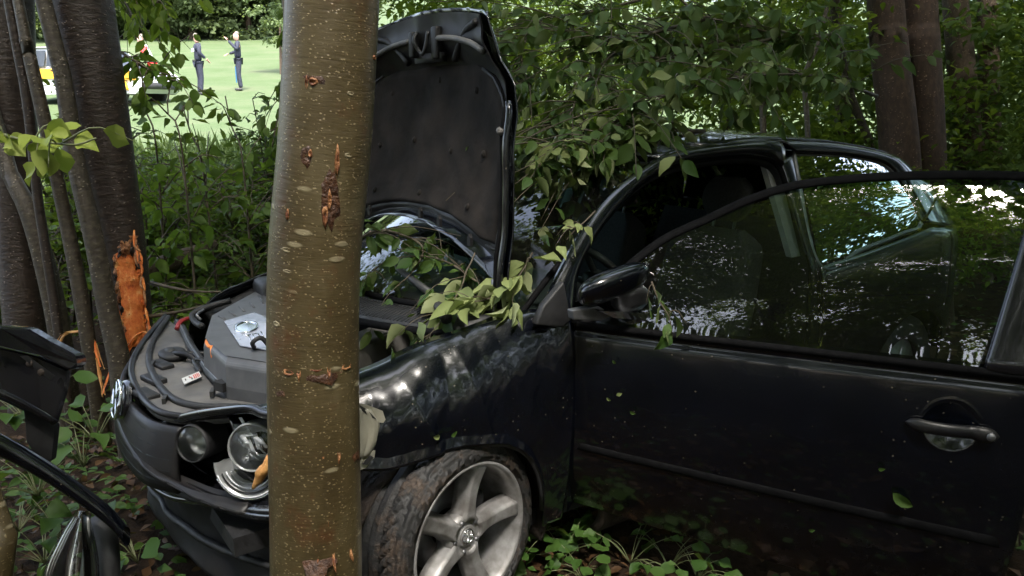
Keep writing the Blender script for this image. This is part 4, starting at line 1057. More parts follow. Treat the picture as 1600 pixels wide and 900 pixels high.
# torn beige lamp shell at the fender's nose
def tornp(uvs, y, th): 
    P = [WA(u, v, 1, y) for u, v in uvs]; return prism(P, th)
tl = thing('lamp_shell', WA(575, 680, 1, .77), None, None); tl.parent = car; tl.location = Vector([float(q) for q in WA(575, 680, 1, .77)]) - car.location
def shell(u, v):
    L = polyline([(553, 636), (551, 660), (553, 690), (553, 716)], 12, False); Rr = polyline([(578, 640), (592, 662), (588, 690), (575, 712)], 12, False)
    i = min(11, int(round(v * 11))); q = L[i] * (1 - u) + Rr[i] * u
    y = .815 + .02 * math.sin(u * 3.1) + .012 * (1 if u > .72 else 0) * u; return WA(q[0], q[1], 1, y)
V, F = grid(shell, 12, 12); solid(mesh('shell_body', V, F, torn, tl), .006)
mesh('shell_flap', *tornp(((560, 630), (572, 632), (598, 642), (604, 661), (590, 660), (572, 645), (558, 640)), .835, (.004, -.008, 0)), torn, tl, smooth=False)
mesh('shell_flap', *tornp(((565, 716), (588, 702), (590, 708), (578, 728), (562, 735), (558, 728)), .835, (.004, -.01, 0)), torn, tl, smooth=False)
mesh('shell_hole_shade', *tornp(((562, 633), (574, 640), (588, 655), (578, 652), (566, 642)), .842, (.0, -.004, 0)), inkblack, tl, smooth=False)  # thin black plates paint the shade inside torn holes
mesh('shell_hole_shade', *tornp(((566, 725), (580, 712), (584, 715), (574, 727)), .842, (0, -.004, 0)), inkblack, tl, smooth=False)

# ---- things knocked off the car
bump_t = thing('torn_bumper', W(60, 700, 2.25), 'black front bumper torn off the car and propped against the left trees', 'bumper')
def BP(u, v, d): return W(u, v, d)
def slab(uvs, d0, d1, th, mt, name, bw=.008):
    """plate from outline points with its own depth run and thickness"""
    us = [u for u, v in uvs]; lo, hi = min(us), max(us)
    P = [W(u, v, d0 + (d1 - d0) * (u - lo) / (hi - lo)) for u, v in uvs]
    V, F = prism(P, BASIS[2] * th); return bevel(mesh(name, V, F, mt, bump_t, smooth=False), bw)
slab(((-60, 515), (0, 509), (38, 512), (72, 532), (118, 556), (121, 572), (108, 580), (60, 556), (-60, 528)), 2.05, 2.30, .06, glossblack, 'bumper_top')
slab(((-60, 528), (60, 556), (108, 578), (102, 612), (86, 664), (62, 650), (-60, 592)), 2.10, 2.30, .02, glossblack, 'bumper_face')
slab(((-60, 592), (62, 650), (86, 664), (80, 720), (64, 726), (40, 690), (36, 640), (-60, 600)), 2.10, 2.32, .03, blackplastic, 'bumper_side')
V, F = tube([W(-60, 588, 2.06), W(20, 622, 2.12), W(86, 660, 2.2)], .010, 8, n=12); mesh('bumper_edge', V, F, glossblack, bump_t)
def bar(u, v):
    P = polyline([(-70, 672), (0, 695), (60, 728), (120, 768), (170, 806), (198, 838)], 30); p = P[min(29, int(round(v * 29)))]
    a = 2 * math.pi * u; return W(p[0] + 6 * math.sin(a), p[1] + (21 - 6 * v) * math.copysign(abs(math.cos(a)) ** .6, math.cos(a)), 2.12 + .012 * v * 30 * .6 + .03 * math.sin(a))
V, F = grid(bar, 16, 30, closed_u=True); mesh('bumper_lip', V, F, paint, bump_t)
V, F = join(lathe([(0, .004), (.008, .004), (.010, 0)], W(46, 568, 2.10), -BASIS[2], 12), lathe([(0, .004), (.008, .004), (.010, 0)], W(64, 582, 2.12), -BASIS[2], 12)); mesh('clip', V, F, mud_m, bump_t)
V, F = slab(((30, 556), (40, 556), (84, 588), (78, 594)), 2.05, 2.2, .01, inkblack, 'bumper_slot_shade', .002), None  # black strip paints the shade of a slot

lens_t = thing('headlight_cover', W(112, 900, 2.35), 'clear plastic headlight cover lying loose by the torn bumper', 'headlight cover')
def lens(u, v):
    L = polyline([(120, 800), (96, 838), (72, 890), (60, 960)], 16); Rr = polyline([(136, 801), (147, 845), (153, 890), (152, 960)], 16)
    i = min(15, int(round(v * 15))); q = L[i] * (1 - u) + Rr[i] * u
    return W(q[0], q[1], 2.33 - .07 * math.sin(math.pi * u) - .03 * v)
V, F = grid(lens, 16, 16); solid(mesh('lens_shell', V, F, glass_lens, lens_t), .004)
mesh('lens_rib', *tube([np.array(lens(.62, v)) + BASIS[2] * .03 for v in np.linspace(.06, 1, 12)], [.007, .012], 6), lampinner, lens_t)
mesh('lens_rim', *tube([lens(0, v) for v in np.linspace(1, 0, 14)] + [lens(u, 0) for u in (.3, .6)] + [lens(1, v) for v in np.linspace(0, 1, 14)], .004, 6), glass_lens, lens_t)
mesh('lens_back', *tube([W(150, 815, 2.45), W(168, 850, 2.42), W(170, 960, 2.4)], .035, 8, n=10), blackplastic, lens_t)

spl = thing('wood_splinter', WA(410, 745, 1, .78), 'orange wood splinter stuck in front of the headlight', 'splinter')
P = [W(424, 712, 2.02), W(418, 728, 2.02), W(408, 742, 2.03), W(396, 762, 2.05)]
V, F = tube(P, [.012, .016, .014, .004], 7, n=14); V = np.array([v + .004 * np.array([fbm(v[0] * 30, v[2] * 35), 0, fbm(v[2] * 25, v[0] * 40)]) for v in V]); mesh('splinter_wood', V, F, wood_pale, spl)

# ------------------------------------------------------------------ trees with visible trunks
def trunk_mesh(name, pts, rad, mt, parent, sides=28, n=70, wob=.04, flare=True):
    P = polyline(pts, n); Rr = np.interp(np.linspace(0, 1, n), np.linspace(0, 1, len(rad)), rad)
    T = np.gradient(P, axis=0); T /= np.linalg.norm(T, axis=1)[:, None]
    s = np.r_[0, np.cumsum(np.linalg.norm(np.diff(P, axis=0), axis=1))]
    X = np.array([1.0, 0, 0]); V = []; UV = []; sd = random.uniform(0, 50)
    for i in range(n):
        x = X - T[i] * (X @ T[i]); x /= np.linalg.norm(x); y = np.cross(T[i], x)
        for k in range(sides + 1):
            a = 2 * math.pi * k / sides
            r_ = Rr[i] * (1 + wob * fbm(math.cos(a) * .9 + sd, s[i] * .55, math.sin(a) * 1.1) + wob * .4 * fbm(math.cos(a) * 2 + sd, s[i] * 2.2, math.sin(a) * 2.5))
            V.append(P[i] + r_ * (math.cos(a) * x + math.sin(a) * y)); UV.append((a * Rr[i], s[i]))
    F = [(i * (sides + 1) + k, i * (sides + 1) + k + 1, (i + 1) * (sides + 1) + k + 1, (i + 1) * (sides + 1) + k) for i in range(n - 1) for k in range(sides)]
    return mesh(name, V, F, mt, parent, uv=UV)
def crown_mesh(name, matname, n, rx, rz, size, clumps, tmpl=LEAF_LOW, flat=.45, seed=1):
    """leaves gathered in layered clumps through an uneven crown volume, gaps between them"""
    r_ = np.random.default_rng(seed)
    c = rand_dir(clumps) * (r_.uniform(.25, 1, clumps) ** .5)[:, None]; c *= np.array([rx, rx, rz])
    w = r_.uniform(.3, 1.4, clumps); w /= w.sum(); ids = r_.choice(clumps, n, p=w)
    cr = r_.uniform(.22, .5, clumps) * rx * .62
    o = r_.normal(size=(n, 3)) * np.array([1, 1, flat]) * cr[ids][:, None] * .6
    pos = c[ids] + o
    d = rand_dir(n, -.8, .35); up = rand_dir(n, .1, 1) + np.array([0, 0, .6])
    V, F = leaf_cloud(pos, d, up, r_.uniform(.7, 1.25, n) * size, tmpl)
    me = fast_mesh(name, V, F, MATS[matname]); return me, c
CROWNS = [crown_mesh('crown', 'woodland_leaf', 8500, 2.6, 2.0, .115, 60, seed=k) for k in range(3)]
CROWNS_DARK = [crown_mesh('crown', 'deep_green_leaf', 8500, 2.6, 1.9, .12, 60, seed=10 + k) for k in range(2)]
CANOPY = [crown_mesh('crown', 'woodland_leaf', 12000, 2.6, 1.8, .135, 70, seed=70 + k) for k in range(3)]
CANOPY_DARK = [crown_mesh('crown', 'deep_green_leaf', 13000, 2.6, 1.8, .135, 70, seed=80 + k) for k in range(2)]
THIN = [crown_mesh('crown', 'woodland_leaf', 4600, 2.6, 1.8, .12, 26, seed=90 + k) for k in range(3)]
LOWC = [crown_mesh('crown', 'woodland_leaf', 3600, 1.5, 1.15, .085, 46, LEAF_FINE, seed=20 + k) for k in range(3)]
LOWC_DARK = [crown_mesh('crown', 'deep_green_leaf', 3600, 1.5, 1.15, .09, 46, LEAF_FINE, seed=30 + k) for k in range(2)]

def tree(name, base, top, r0, r1, mt, label, crowns=(), group=None, n=40, sides=20, via=None, limbs=True, wob=.04):
    base = np.array(base, float); top = np.array(top, float)
    t = thing(name, base, label, 'tree', group)
    pts = [base - (0, 0, .15)] + ([np.array(v) for v in via] if via else []) + [top]
    trunk_mesh('trunk', pts, [r0, r0 * .9, (r0 + r1) / 2, r1], mt, t, sides, n, wob)
    for me, dp, sc_, rz in crowns:
        add_obj('crown', me, t, np.array(top) + dp - base, rot=(0, 0, rz), scale=sc_)
        if limbs:
            q = np.array(top) + np.array(dp)
            st_ = base + (top - base) * .72
            mesh('limb', *tube([st_, (st_ + q) / 2 + (0, 0, .15), q], [r1 * .7, r1 * .4, r1 * .15], 6, n=10), mt, t)
    return t

# the trunk that stands in front of the car
nb, ntp = W(495, 900, 1.90), W(520, 0, 1.62)
ax_ = (ntp - nb) / np.linalg.norm(ntp - nb)
g0 = nb + ax_ * (-(nb[2] + .1) / ax_[2]); hi = nb + ax_ * 7.2
t = thing('tree', (g0[0], g0[1], 0), 'smooth wet speckled trunk standing in front of the car bonnet', 'tree')
near_pts = [g0 - ax_ * .3, g0 + ax_ * .25, nb, W(490, 450, 1.76), ntp, nb + ax_ * 3.2, hi]
near_r = [.16, .125, .1085, .1005, .0945, .085, .055]
P = polyline(near_pts, 200); sarr = np.r_[0, np.cumsum(np.linalg.norm(np.diff(P, axis=0), axis=1))]
keys = [int(np.argmin(np.linalg.norm(P - np.array(q), axis=1))) for q in near_pts]
rad_ = np.interp(np.arange(200), keys, near_r)
trunk_mesh('trunk', near_pts, rad_.tolist(), bark_near, t, 56, 200, .018)
def on_trunk(u, v):
    """point on the front of that trunk under a photo pixel, with its normal"""
    r_ = np.array([(u - 800) / 1225, (v - 450) / 1225, 1.0]) @ BASIS; best = None
    for i in range(200):
        w = CAM - P[i]; tt = -(w @ r_) / (r_ @ r_); q = CAM + r_ * tt; dd = np.linalg.norm(q - P[i])
        if best is None or dd < best[0]: best = (dd, i, tt)
    dd, i, tt = best; rr = rad_[i]; back = math.sqrt(max(0, rr * rr - dd * dd)); q = CAM + r_ * (tt - back / np.linalg.norm(r_)); nn = q - P[i]; return q, nn / np.linalg.norm(nn)
def scar(u, v, w, h, mt=scar_m, depth=.006):
    c, nn = on_trunk(u, v); tz = ax_ - nn * (ax_ @ nn); tz /= np.linalg.norm(tz); tx = np.cross(tz, nn); k = 1.75 / 1225
    def f(a, b_):
        th = 2 * math.pi * a; rr = b_ * (1 + .25 * fbm(math.cos(th) * 2 + u, math.sin(th) * 2 + v, 1)); x, y = rr * w * k * .5 * math.cos(th), rr * h * k * .5 * math.sin(th)
        z = depth * (.35 + .65 * math.exp(-((b_ - .62) / .22) ** 2)) * (1 if b_ < .99 else -.8) + .0012 * fbm(x * 60, y * 60, 1) - .001 + math.sqrt(max(0, .0101 - x * x)) - .1005
        return c + tx * x + tz * y + nn * z
    V, F = grid(f, 14, 6, closed_u=True); mesh('bark_scar', V, F, mt, t)
for a in ((497, 850, 62, 120), (517, 312, 30, 96), (505, 577, 92, 44), (485, 130, 46, 26), (478, 246, 18, 34), (440, 600, 26, 40), (555, 700, 30, 46)): scar(*a, mt=wound_m, depth=.0022)
for a in ((527, 252, 7, 48), (515, 312, 6, 34), (508, 338, 10, 36), (485, 240, 6, 14), (490, 128, 16, 14), (480, 130, 5, 24), (468, 578, 8, 36), (513, 578, 6, 30), (490, 574, 48, 15), (540, 572, 30, 14), (452, 582, 22, 12), (504, 708, 6, 26), (528, 708, 6, 30), (450, 335, 5, 18), (583, 90, 10, 8),
          (497, 855, 12, 60), (517, 850, 5, 90), (492, 880, 14, 26), (543, 850, 5, 60), (510, 800, 5, 44)): scar(*a)
pale_bark = simple('pale_bark_patch', (0.16, 0.13, 0.075), (0.27, 0.23, 0.14), .6, 60)
for a in ((498, 496, 26, 7), (548, 146, 14, 7), (448, 390, 24, 9), (450, 424, 22, 6), (460, 690, 30, 8), (454, 763, 18, 8), (486, 825, 26, 8), (440, 652, 26, 10), (545, 242, 16, 9), (493, 700, 26, 9), (473, 292, 14, 6), (432, 506, 18, 10)): scar(*a, mt=pale_bark, depth=.0025)
for (dp, sc_, k) in (((.6, .9, 1.2), .85, 0), ((-.9, .1, .6), .8, 1)):
    add_obj('crown', CROWNS[k][0], t, np.array(hi) + dp - np.array((g0[0], g0[1], 0)), rot=(0, 0, k * 2.1), scale=sc_)

# left group: the stem the nose struck, and the thinner stems in front of it
def stem(name, uvd, rpx, mt, label, group=None, up=4.0, crowns=(), sides=22, n=70, wob=.05):
    """a stem through photo pixels (u, v, depth); continues into the ground and above"""
    pts = [W(*q) for q in uvd]; lo, lo2 = pts[0], pts[1]; d = (lo - lo2) / np.linalg.norm(lo - lo2)
    gz = ground_h(lo[0], lo[1]) - .12
    if lo[2] > gz:
        d = d if d[2] < -.5 else np.array([0, 0, -1.0]); pts = [lo + d * ((lo[2] - gz) / -d[2])] + pts; rp = [rpx[0] * 1.1 * uvd[0][2]] + [r_ * q[2] for r_, q in zip(rpx, uvd)]
    else: rp = [r_ * q[2] for r_, q in zip(rpx, uvd)]
    rp = [r_ / 1225 for r_ in rp]
    e = (pts[-1] - pts[-2]) / np.linalg.norm(pts[-1] - pts[-2]); e = e if e[2] > .6 else np.array([0, 0, 1.0])
    top = pts[-1] + e * up; pts.append(top); rp.append(rp[-1] * .55)
    base = pts[0] + (0, 0, .12)
    tt = thing(name, base, label, 'tree', group)
    Pq = polyline(pts, 160); keys = [int(np.argmin(np.linalg.norm(Pq - q, axis=1))) for q in pts]; rr = np.interp(np.arange(160), keys, rp)
    trunk_mesh('trunk', pts, rr.tolist(), mt, tt, sides, n, wob)
    for me, dp, sc_, rz in crowns: add_obj('crown', me, tt, top + np.array(dp) - base, rot=(0, 0, rz), scale=sc_)
    return tt, Pq, rr
hit_tree, hp, hr = stem('tree', [(212, 690, 4.0), (205, 540, 3.95), (194, 400, 3.9), (165, 230, 3.8), (128, 0, 3.65)], [34, 31, 31, 40, 44], bark_dark, 'thick dark trunk whose bark is stripped to raw orange wood', None, 4, ((CROWNS[1][0], (0, -.6, 1.0), .9, 1),), 36, 120)
def wrap(uv_poly_rows, mt, parent, name, lift=.012, noise_=.006):
    """sheet of raw wood lying on the struck trunk; rows of (v, u_left, u_right) in the photo"""
    rows = []
    for v, ul, ur in uv_poly_rows:
        row = []
        for u in np.linspace(ul, ur, 22):
            r_ = np.array([(u - 800) / 1225, (v - 450) / 1225, 1.0]) @ BASIS; best = None
            for i in range(160):
                w = CAM - hp[i]; tt = -(w @ r_) / (r_ @ r_); q = CAM + r_ * tt; dd = np.linalg.norm(q - hp[i])
                if best is None or dd < best[0]: best = (dd, i, tt)
            dd, i, tt = best; R_ = hr[i] * 1.045 + lift; back = math.sqrt(max(0, R_ * R_ - dd * dd)); q = CAM + r_ * (tt - back / np.linalg.norm(r_))
            row.append(q + noise_ * np.array([fbm(q[0] * 22, q[2] * 15, 1), fbm(q[1] * 19, q[2] * 24, 2), 0]))
        rows.append(row)
    V = np.array(rows).reshape(-1, 3); nr = len(rows)
    F = [(j * 22 + i, j * 22 + i + 1, (j + 1) * 22 + i + 1, (j + 1) * 22 + i) for j in range(nr - 1) for i in range(21)]
    return solid(mesh(name, V, F, mt, parent), .005)
rws = [(v, float(np.interp(v, [388, 400, 420, 470, 520, 545], [189, 180, 180, 185, 194, 200])) + 3 * math.sin(v * .9) + 2 * math.sin(v * 2.3), float(np.interp(v, [388, 400, 450, 520, 545], [206, 214, 226, 231, 232])) + 2 * math.sin(v * .7)) for v in range(386, 548, 6)]
wrap(rws, wood_orange, hit_tree, 'stripped_wood', .001, .0045)
wrap([(v, 203 + 2 * math.sin(v * .8), 209 + (v - 335) * .10 + 2 * math.sin(v * 1.3)) for v in range(368, 396, 4)], scar_m, hit_tree, 'torn_bark', .002, .006)
wrap([(v, 176 + 2 * math.sin(v * .6) + (v - 500) * .05, 192 + (v - 500) * .1) for v in range(498, 560, 5)], wood_pale, hit_tree, 'torn_bark', .006, .008)
for k, pts in enumerate(([(232, 520, 3.76), (214, 524, 3.78), (176, 580, 3.80)], [(233, 510, 3.76), (238, 514, 3.74), (243, 520, 3.72)], [(150, 560, 3.80), (156, 590, 3.80), (160, 620, 3.80)], [(146, 520, 3.84), (150, 545, 3.82), (158, 575, 3.80)], [(178, 560, 3.78), (172, 585, 3.78), (165, 610, 3.78)], [(131, 490, 3.84), (126, 515, 3.84), (100, 520, 3.86), (84, 540, 3.86)])):
    Q = polyline([W(*q) for q in pts], 9)
    for s_ in range(3):                                           # a sheaf of sharp slivers
        off = np.array([random.uniform(-.02, .02), random.uniform(-.02, .02), random.uniform(-.015, .015)]); w_ = random.uniform(.003, .008); k0 = random.randrange(0, 3)
        V, F = tube([p + off * (i / 8) for i, p in enumerate(Q[k0:])], [w_ * .5, w_, w_ * .7, .0008], 4); V = V + rng.normal(size=V.shape) * .0018
        mesh('splinter', V, F, (wood_pale if (k in (2, 5) or s_ == 1) else wood_orange), hit_tree, smooth=False)
def on_hit(u, v, lift=.006):
    r_ = np.array([(u - 800) / 1225, (v - 450) / 1225, 1.0]) @ BASIS
    w = CAM - hp; tt = -(w @ r_) / (r_ @ r_); dd = np.linalg.norm(CAM + r_ * tt[:, None] - hp, axis=1); i = int(np.argmin(dd)); R_ = hr[i] * 1.045 + lift
    return CAM + r_ * (tt[i] - math.sqrt(max(0, R_ * R_ - dd[i] ** 2)) / np.linalg.norm(r_))
for k in range(34):
    v0 = random.uniform(380, 545); left = k % 2
    u0 = float(np.interp(v0, [388, 400, 420, 470, 520, 545], [189, 180, 180, 185, 194, 200])) if left else float(np.interp(v0, [388, 400, 450, 520, 545], [204, 212, 224, 229, 230]))
    if k > 25: u0 = random.uniform(188, 208); v0 = 386 + random.uniform(-3, 6)
    L_ = random.uniform(10, 26); V, F = tube([on_hit(u0 + random.uniform(-3, 3), v0 - L_ / 2), on_hit(u0 + random.uniform(-2, 3), v0, .010), on_hit(u0 + random.uniform(-3, 4), v0 + L_ / 2)], [.002, random.uniform(.006, .014), .002], 5, n=8)
    V = V + rng.normal(size=V.shape) * .0022; mesh('bark_strip', V, F, (bark_dark, scar_m, wood_orange, bark_dark)[k % 4] if k < 26 else scar_m, hit_tree, smooth=False)
for k in range(14):                                              # bark strips peeling at the wound's edge
    v0 = random.uniform(330, 540); u0 = float(np.interp(v0, [330, 390, 450, 540], [206, 216, 228, 234])) + random.uniform(-3, 2); d0 = 3.74
    V, F = tube([W(u0, v0, d0), W(u0 + random.uniform(-2, 4), v0 + random.uniform(8, 18), d0 - .01), W(u0 + random.uniform(0, 8), v0 + random.uniform(16, 30), d0 - .02)], [.004, .007, .002], 5, n=8); mesh('bark_strip', V, F, wood_orange if k % 2 else scar_m, hit_tree)

stem('sapling', [(196, 640, 3.75), (186, 560, 3.72), (172, 500, 3.7), (148, 380, 3.65), (118, 250, 3.6), (98, 120, 3.55), (68, 0, 3.5)], [17, 17, 16, 15, 14, 13, 12], bark_grey, 'grey mottled stem crossing in front of the stripped trunk', None, 3, ((LOWC[0][0], (0, 0, .6), 1.0, 0),))
stem('sapling', [(158, 670, 3.95), (142, 560, 3.85), (122, 440, 3.8), (100, 330, 3.75), (72, 200, 3.65), (40, 60, 3.6), (28, 0, 3.6)], [12, 11, 11, 10, 10, 9, 8], bark_grey, 'slim lichen-spotted stem left of the stripped trunk, bending left upward', None, 3, ((LOWC[1][0], (0, 0, .6), 1.0, 1),))
stem('sapling', [(108, 640, 4.2), (95, 530, 4.1), (75, 430, 4.05), (45, 330, 4.0), (15, 270, 4.0), (-12, 180, 4.0)], [17, 16, 15, 14, 12, 12], bark_grey, 'leaning brown-grey stem rising to the left edge above the torn bumper', None, 3, ())
stem('sapling', [(105, 620, 4.05), (84, 470, 4.0), (70, 380, 3.95), (58, 300, 3.9), (42, 150, 3.8), (14, 0, 3.7)], [7, 7, 7, 7, 8, 8], bark_dark, 'thin glossy dark stem with a bright edge near the left margin', None, 3, ((LOWC[2][0], (0, .2, .6), .9, 2),))
stem('tree', [(48, 640, 4.4), (30, 400, 4.3), (20, 200, 4.2), (12, 0, 4.1)], [30, 30, 34, 38], bark_dark, 'very dark broad trunk at the left edge behind the thin stems', None, 4, ((CROWNS[2][0], (0, 0, 1), .9, 2),))
stem('sapling', [(-2, 870, 1.9), (2, 840, 1.9), (-30, 740, 1.9), (-60, 600, 1.9)], [22, 20, 18, 16], bark_near, 'leaning brown stem cut by the lower left corner', None, 2, ())
lg = [W(212, 430, 4.6), W(260, 412, 4.8), W(310, 395, 5.1), W(345, 382, 5.4)]
log = thing('fallen_log', np.array(lg[1]) * (1, 1, 0), 'brown fallen log lying among the bushes behind the struck tree', 'log')
trunk_mesh('log_trunk', lg, [.055, .06, .055, .045], bark_tan, log, 16, 30, .06)

# right-hand trunks behind the car
t1, _, _ = stem('tree', [(1410, 300, 6.0), (1403, 200, 6.0), (1388, 60, 6.0), (1382, -20, 6.0)], [30, 29, 28, 26], bark_red, 'front-left stem of the broad red-brown double trunk behind the car roof', None, 4, ((CROWNS_DARK[0][0], (0, 0, .4), 1, 0),), 30, 90)
t2, _, _ = stem('tree', [(1453, 300, 6.1), (1449, 200, 6.1), (1441, 60, 6.1), (1437, -20, 6.1)], [25, 25, 25, 23], bark_red, 'right stem of the red-brown double trunk, in its shade', None, 4, ((CROWNS_DARK[1][0], (0, 0, .4), 1, 2),), 30, 90)
stem('tree', [(1516, 300, 7.2), (1510, 200, 7.2), (1500, 90, 7.2), (1490, -20, 7.2)], [22, 21, 20, 18], bark_tan, 'brown straight trunk between the double trunk and the pale right stem', None, 4, ((CROWNS_DARK[0][0], (0, 0, .8), 1, 3),))
stem('tree', [(1548, 300, 7.4), (1546, 200, 7.4), (1544, 90, 7.4), (1542, -20, 7.4)], [17, 16, 15, 14], bark_tan, 'slender paler brown trunk nearest the right edge', None, 4, ((CROWNS_DARK[1][0], (0, 0, .8), 1, 4),))
stem('tree', [(1322, 240, 8.0), (1316, 140, 8.0), (1306, 40, 8.0), (1298, -20, 8.0)], [15, 14, 12, 11], bark_tan, 'brown leaning trunk deep in the wood left of the double trunk', None, 4, ((CROWNS[0][0], (0, 0, .8), 1, 3),))
stem('sapling', [(1193, 215, 6.0), (1190, 150, 6.0), (1175, 110, 6.0), (1140, 75, 6.0)], [5, 5, 4, 3], bark_grey, 'thin grey forked stem standing behind the car roof', None, .8, ())
stem('sapling', [(1356, 215, 6.6), (1330, 150, 6.6), (1310, 60, 6.6), (1296, -20, 6.6)], [6, 6, 5, 5], bark_grey, 'slim pale stem leaning left in front of the deep brown trunk', None, 1.5, ())
stem('sapling', [(1262, 210, 5.6), (1258, 120, 5.6), (1278, 70, 5.6), (1290, 20, 5.6)], [4, 4, 3, 3], bark_grey, 'very thin dark sapling between the car roof and the wood', None, 1.0, ())

# ------------------------------------------------------------------ the wood behind and around
WOOD = 'woodland trees behind the car'
WL = ['understorey tree right behind the tip of the raised bonnet', 'understorey tree behind the windscreen, nearest the broken branches', 'understorey tree behind the front of the car roof', 'understorey tree behind the thin forked stem', 'shaded understorey tree just left of the double trunk', 'shaded understorey tree just behind the double trunk', 'dark understorey tree between the right-hand brown trunks', 'bigger understorey tree showing above the raised bonnet, farther back', 'bigger understorey tree farther back above the car roof', 'big dark understorey tree farther back behind the double trunk', 'big dark understorey tree filling the upper right corner', 'big dark understorey tree beyond the right edge trunks', 'most distant tall understorey tree over the windscreen', 'most distant tall dark understorey tree left of the double trunk']
BL = ['low bush behind the top of the windscreen', 'low bush behind the middle of the car roof', 'low bush behind the rear of the car roof', 'shaded low bush at the foot of the leaning deep trunk', 'shaded low bush between the two right-hand brown trunks', 'shaded low bush at the foot of the double trunk']
k = 0
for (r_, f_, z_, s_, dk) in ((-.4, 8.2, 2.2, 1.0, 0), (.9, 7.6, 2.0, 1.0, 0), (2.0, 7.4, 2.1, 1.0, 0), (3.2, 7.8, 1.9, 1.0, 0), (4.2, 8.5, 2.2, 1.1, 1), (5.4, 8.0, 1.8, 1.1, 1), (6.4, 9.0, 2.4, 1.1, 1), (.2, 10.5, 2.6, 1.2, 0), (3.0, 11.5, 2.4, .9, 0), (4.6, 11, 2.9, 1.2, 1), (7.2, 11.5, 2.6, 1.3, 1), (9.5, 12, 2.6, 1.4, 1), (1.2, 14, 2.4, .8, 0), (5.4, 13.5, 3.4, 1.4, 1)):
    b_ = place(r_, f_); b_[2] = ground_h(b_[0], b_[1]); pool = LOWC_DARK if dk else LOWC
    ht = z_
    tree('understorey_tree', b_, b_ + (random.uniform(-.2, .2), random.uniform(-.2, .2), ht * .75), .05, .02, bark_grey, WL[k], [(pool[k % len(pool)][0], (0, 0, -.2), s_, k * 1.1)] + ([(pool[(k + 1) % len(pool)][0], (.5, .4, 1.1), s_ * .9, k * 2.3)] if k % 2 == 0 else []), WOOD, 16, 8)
    k += 1
# dark brush between the right trunks and low brush right behind the roof
for (r_, f_, z_, s_, dk) in ((1.2, 5.6, .9, .55, 0), (2.0, 5.9, .8, .55, 0), (2.9, 6.2, .8, .6, 0), (3.7, 6.9, .8, .7, 1), (4.9, 6.8, 1.0, .8, 1), (5.6, 6.3, .9, .8, 1)):
    b_ = place(r_, f_); b_[2] = ground_h(b_[0], b_[1]); pool = LOWC_DARK if dk else LOWC
    t = thing('bush', b_, BL[k - 14], 'bush', 'bushes close behind the car')
    add_obj('foliage', pool[k % len(pool)][0], t, (0, 0, z_), rot=(0, 0, k), scale=s_); mesh('stem', *tube([b_, b_ + (.05, .02, z_)], .02, 6, n=6), bark_grey, t); k += 1

# unseen belt of small trees added to close the horizon in paint and glass reflections
for i, (r_, f_) in enumerate(((-9, -1), (-7.5, -3.5), (-5, -5), (-2, -6), (1, -6.2), (3.8, -5.2), (6.2, -4), (7.6, -1.8), (8.6, .6), (8.8, 3), (8.4, 5.4), (10.5, -5), (5, -8), (-.5, -9), (-6, -8.5), (9.5, -9), (2.5, -10.5), (11, 1.5), (6.8, .2), (6.9, 3.2))):
    b_ = place(r_, f_); pool = LOWC_DARK if i % 2 else LOWC; sc_ = 1.15 + .08 * (i % 4)
    tree('understorey_tree', b_, b_ + (0, 0, 1.5), .05, .02, bark_grey, 'unseen small leafy tree added for reflections behind the photographer', [(pool[i % len(pool)][0], (0, 0, -.1), sc_, i * 1.3), (pool[(i + 1) % len(pool)][0], (.4, .2, 1.5), sc_ * .9, i * 2.1)], 'added small trees behind the photographer', 12, 8)

# unseen tall trees whose crowns are placed to shade the foreground and shape reflections
CAN = 'unseen canopy trees over the crash site'
spots = [(-7.5, .5), (-5.5, -3), (4.6, 5.2), (6.0, 2.5), (4.8, -1.5), (7.5, -4), (2.2, -6), (-2.6, -6.5), (5.4, -9.5), (9, 0), (9.5, 5), (9.0, 9), (-8.5, -7), (-5.5, -12), (0.2, -11), (5.6, -15), (11.5, -8), (12, 3), (-11, -4), (10, -14), (-10, -14), (1.2, -3.6), (-3.2, -2.6), (2.5, -17), (-4, -18), (14, -2), (13, -13)]
lid = [(0, .8), (1.9, 1.2), (3.8, 1.5), (1.0, 2.9), (2.9, 3.6), (-1.9, 6.6), (0, -1.6), (2.4, -1.2), (-2.2, -1.0), (4.8, 3.4)]
aims = [np.array(q) for q in ((.5, 1.0, 1.5), (.1, .9, .6), (-.1, .6, 1.2), tuple(W(960, 140, 3.6)), tuple(W(1150, 120, 4.2)), tuple(W(320, 300, 5.6)), tuple(W(1540, 120, 7.4)))]; sv = np.array(sdir)
trees_ = []; force = set()
for i, (r_, f_) in enumerate(spots):
    b_ = place(r_, f_); b_[2] = ground_h(b_[0], b_[1]); h_ = random.uniform(6.0, 8.5)
    top = b_ + (random.uniform(-.5, .5), random.uniform(-.5, .5), h_)
    trees_.append([b_, top, [np.array(top) + (random.uniform(-1.4, 1.4), random.uniform(-1.4, 1.4), -1.6 + 1.0 * j) for j in range(4)]])
b_ = place(-1.75, 8.4); b_[2] = ground_h(b_[0], b_[1])         # unseen tree added so its crowns break up the sky in the windscreen
trees_.append([b_, b_ + (0, 0, 5.6), [place(-3.1, 7.9, 4.9), place(-2.3, 9.6, 5.6), place(-1.5, 7.8, 5.2), place(-4.2, 9.2, 6.0)]])
for q in trees_[-1][2]: force.add(tuple(q))
for (r_, f_) in lid:                                              # unseen crowns added as a lid that shades car and camera
    p = place(r_, f_, random.uniform(5.2, 6.6)); q = min(trees_, key=lambda t_: np.linalg.norm((t_[1] - p)[:2])); q[2].append(p)
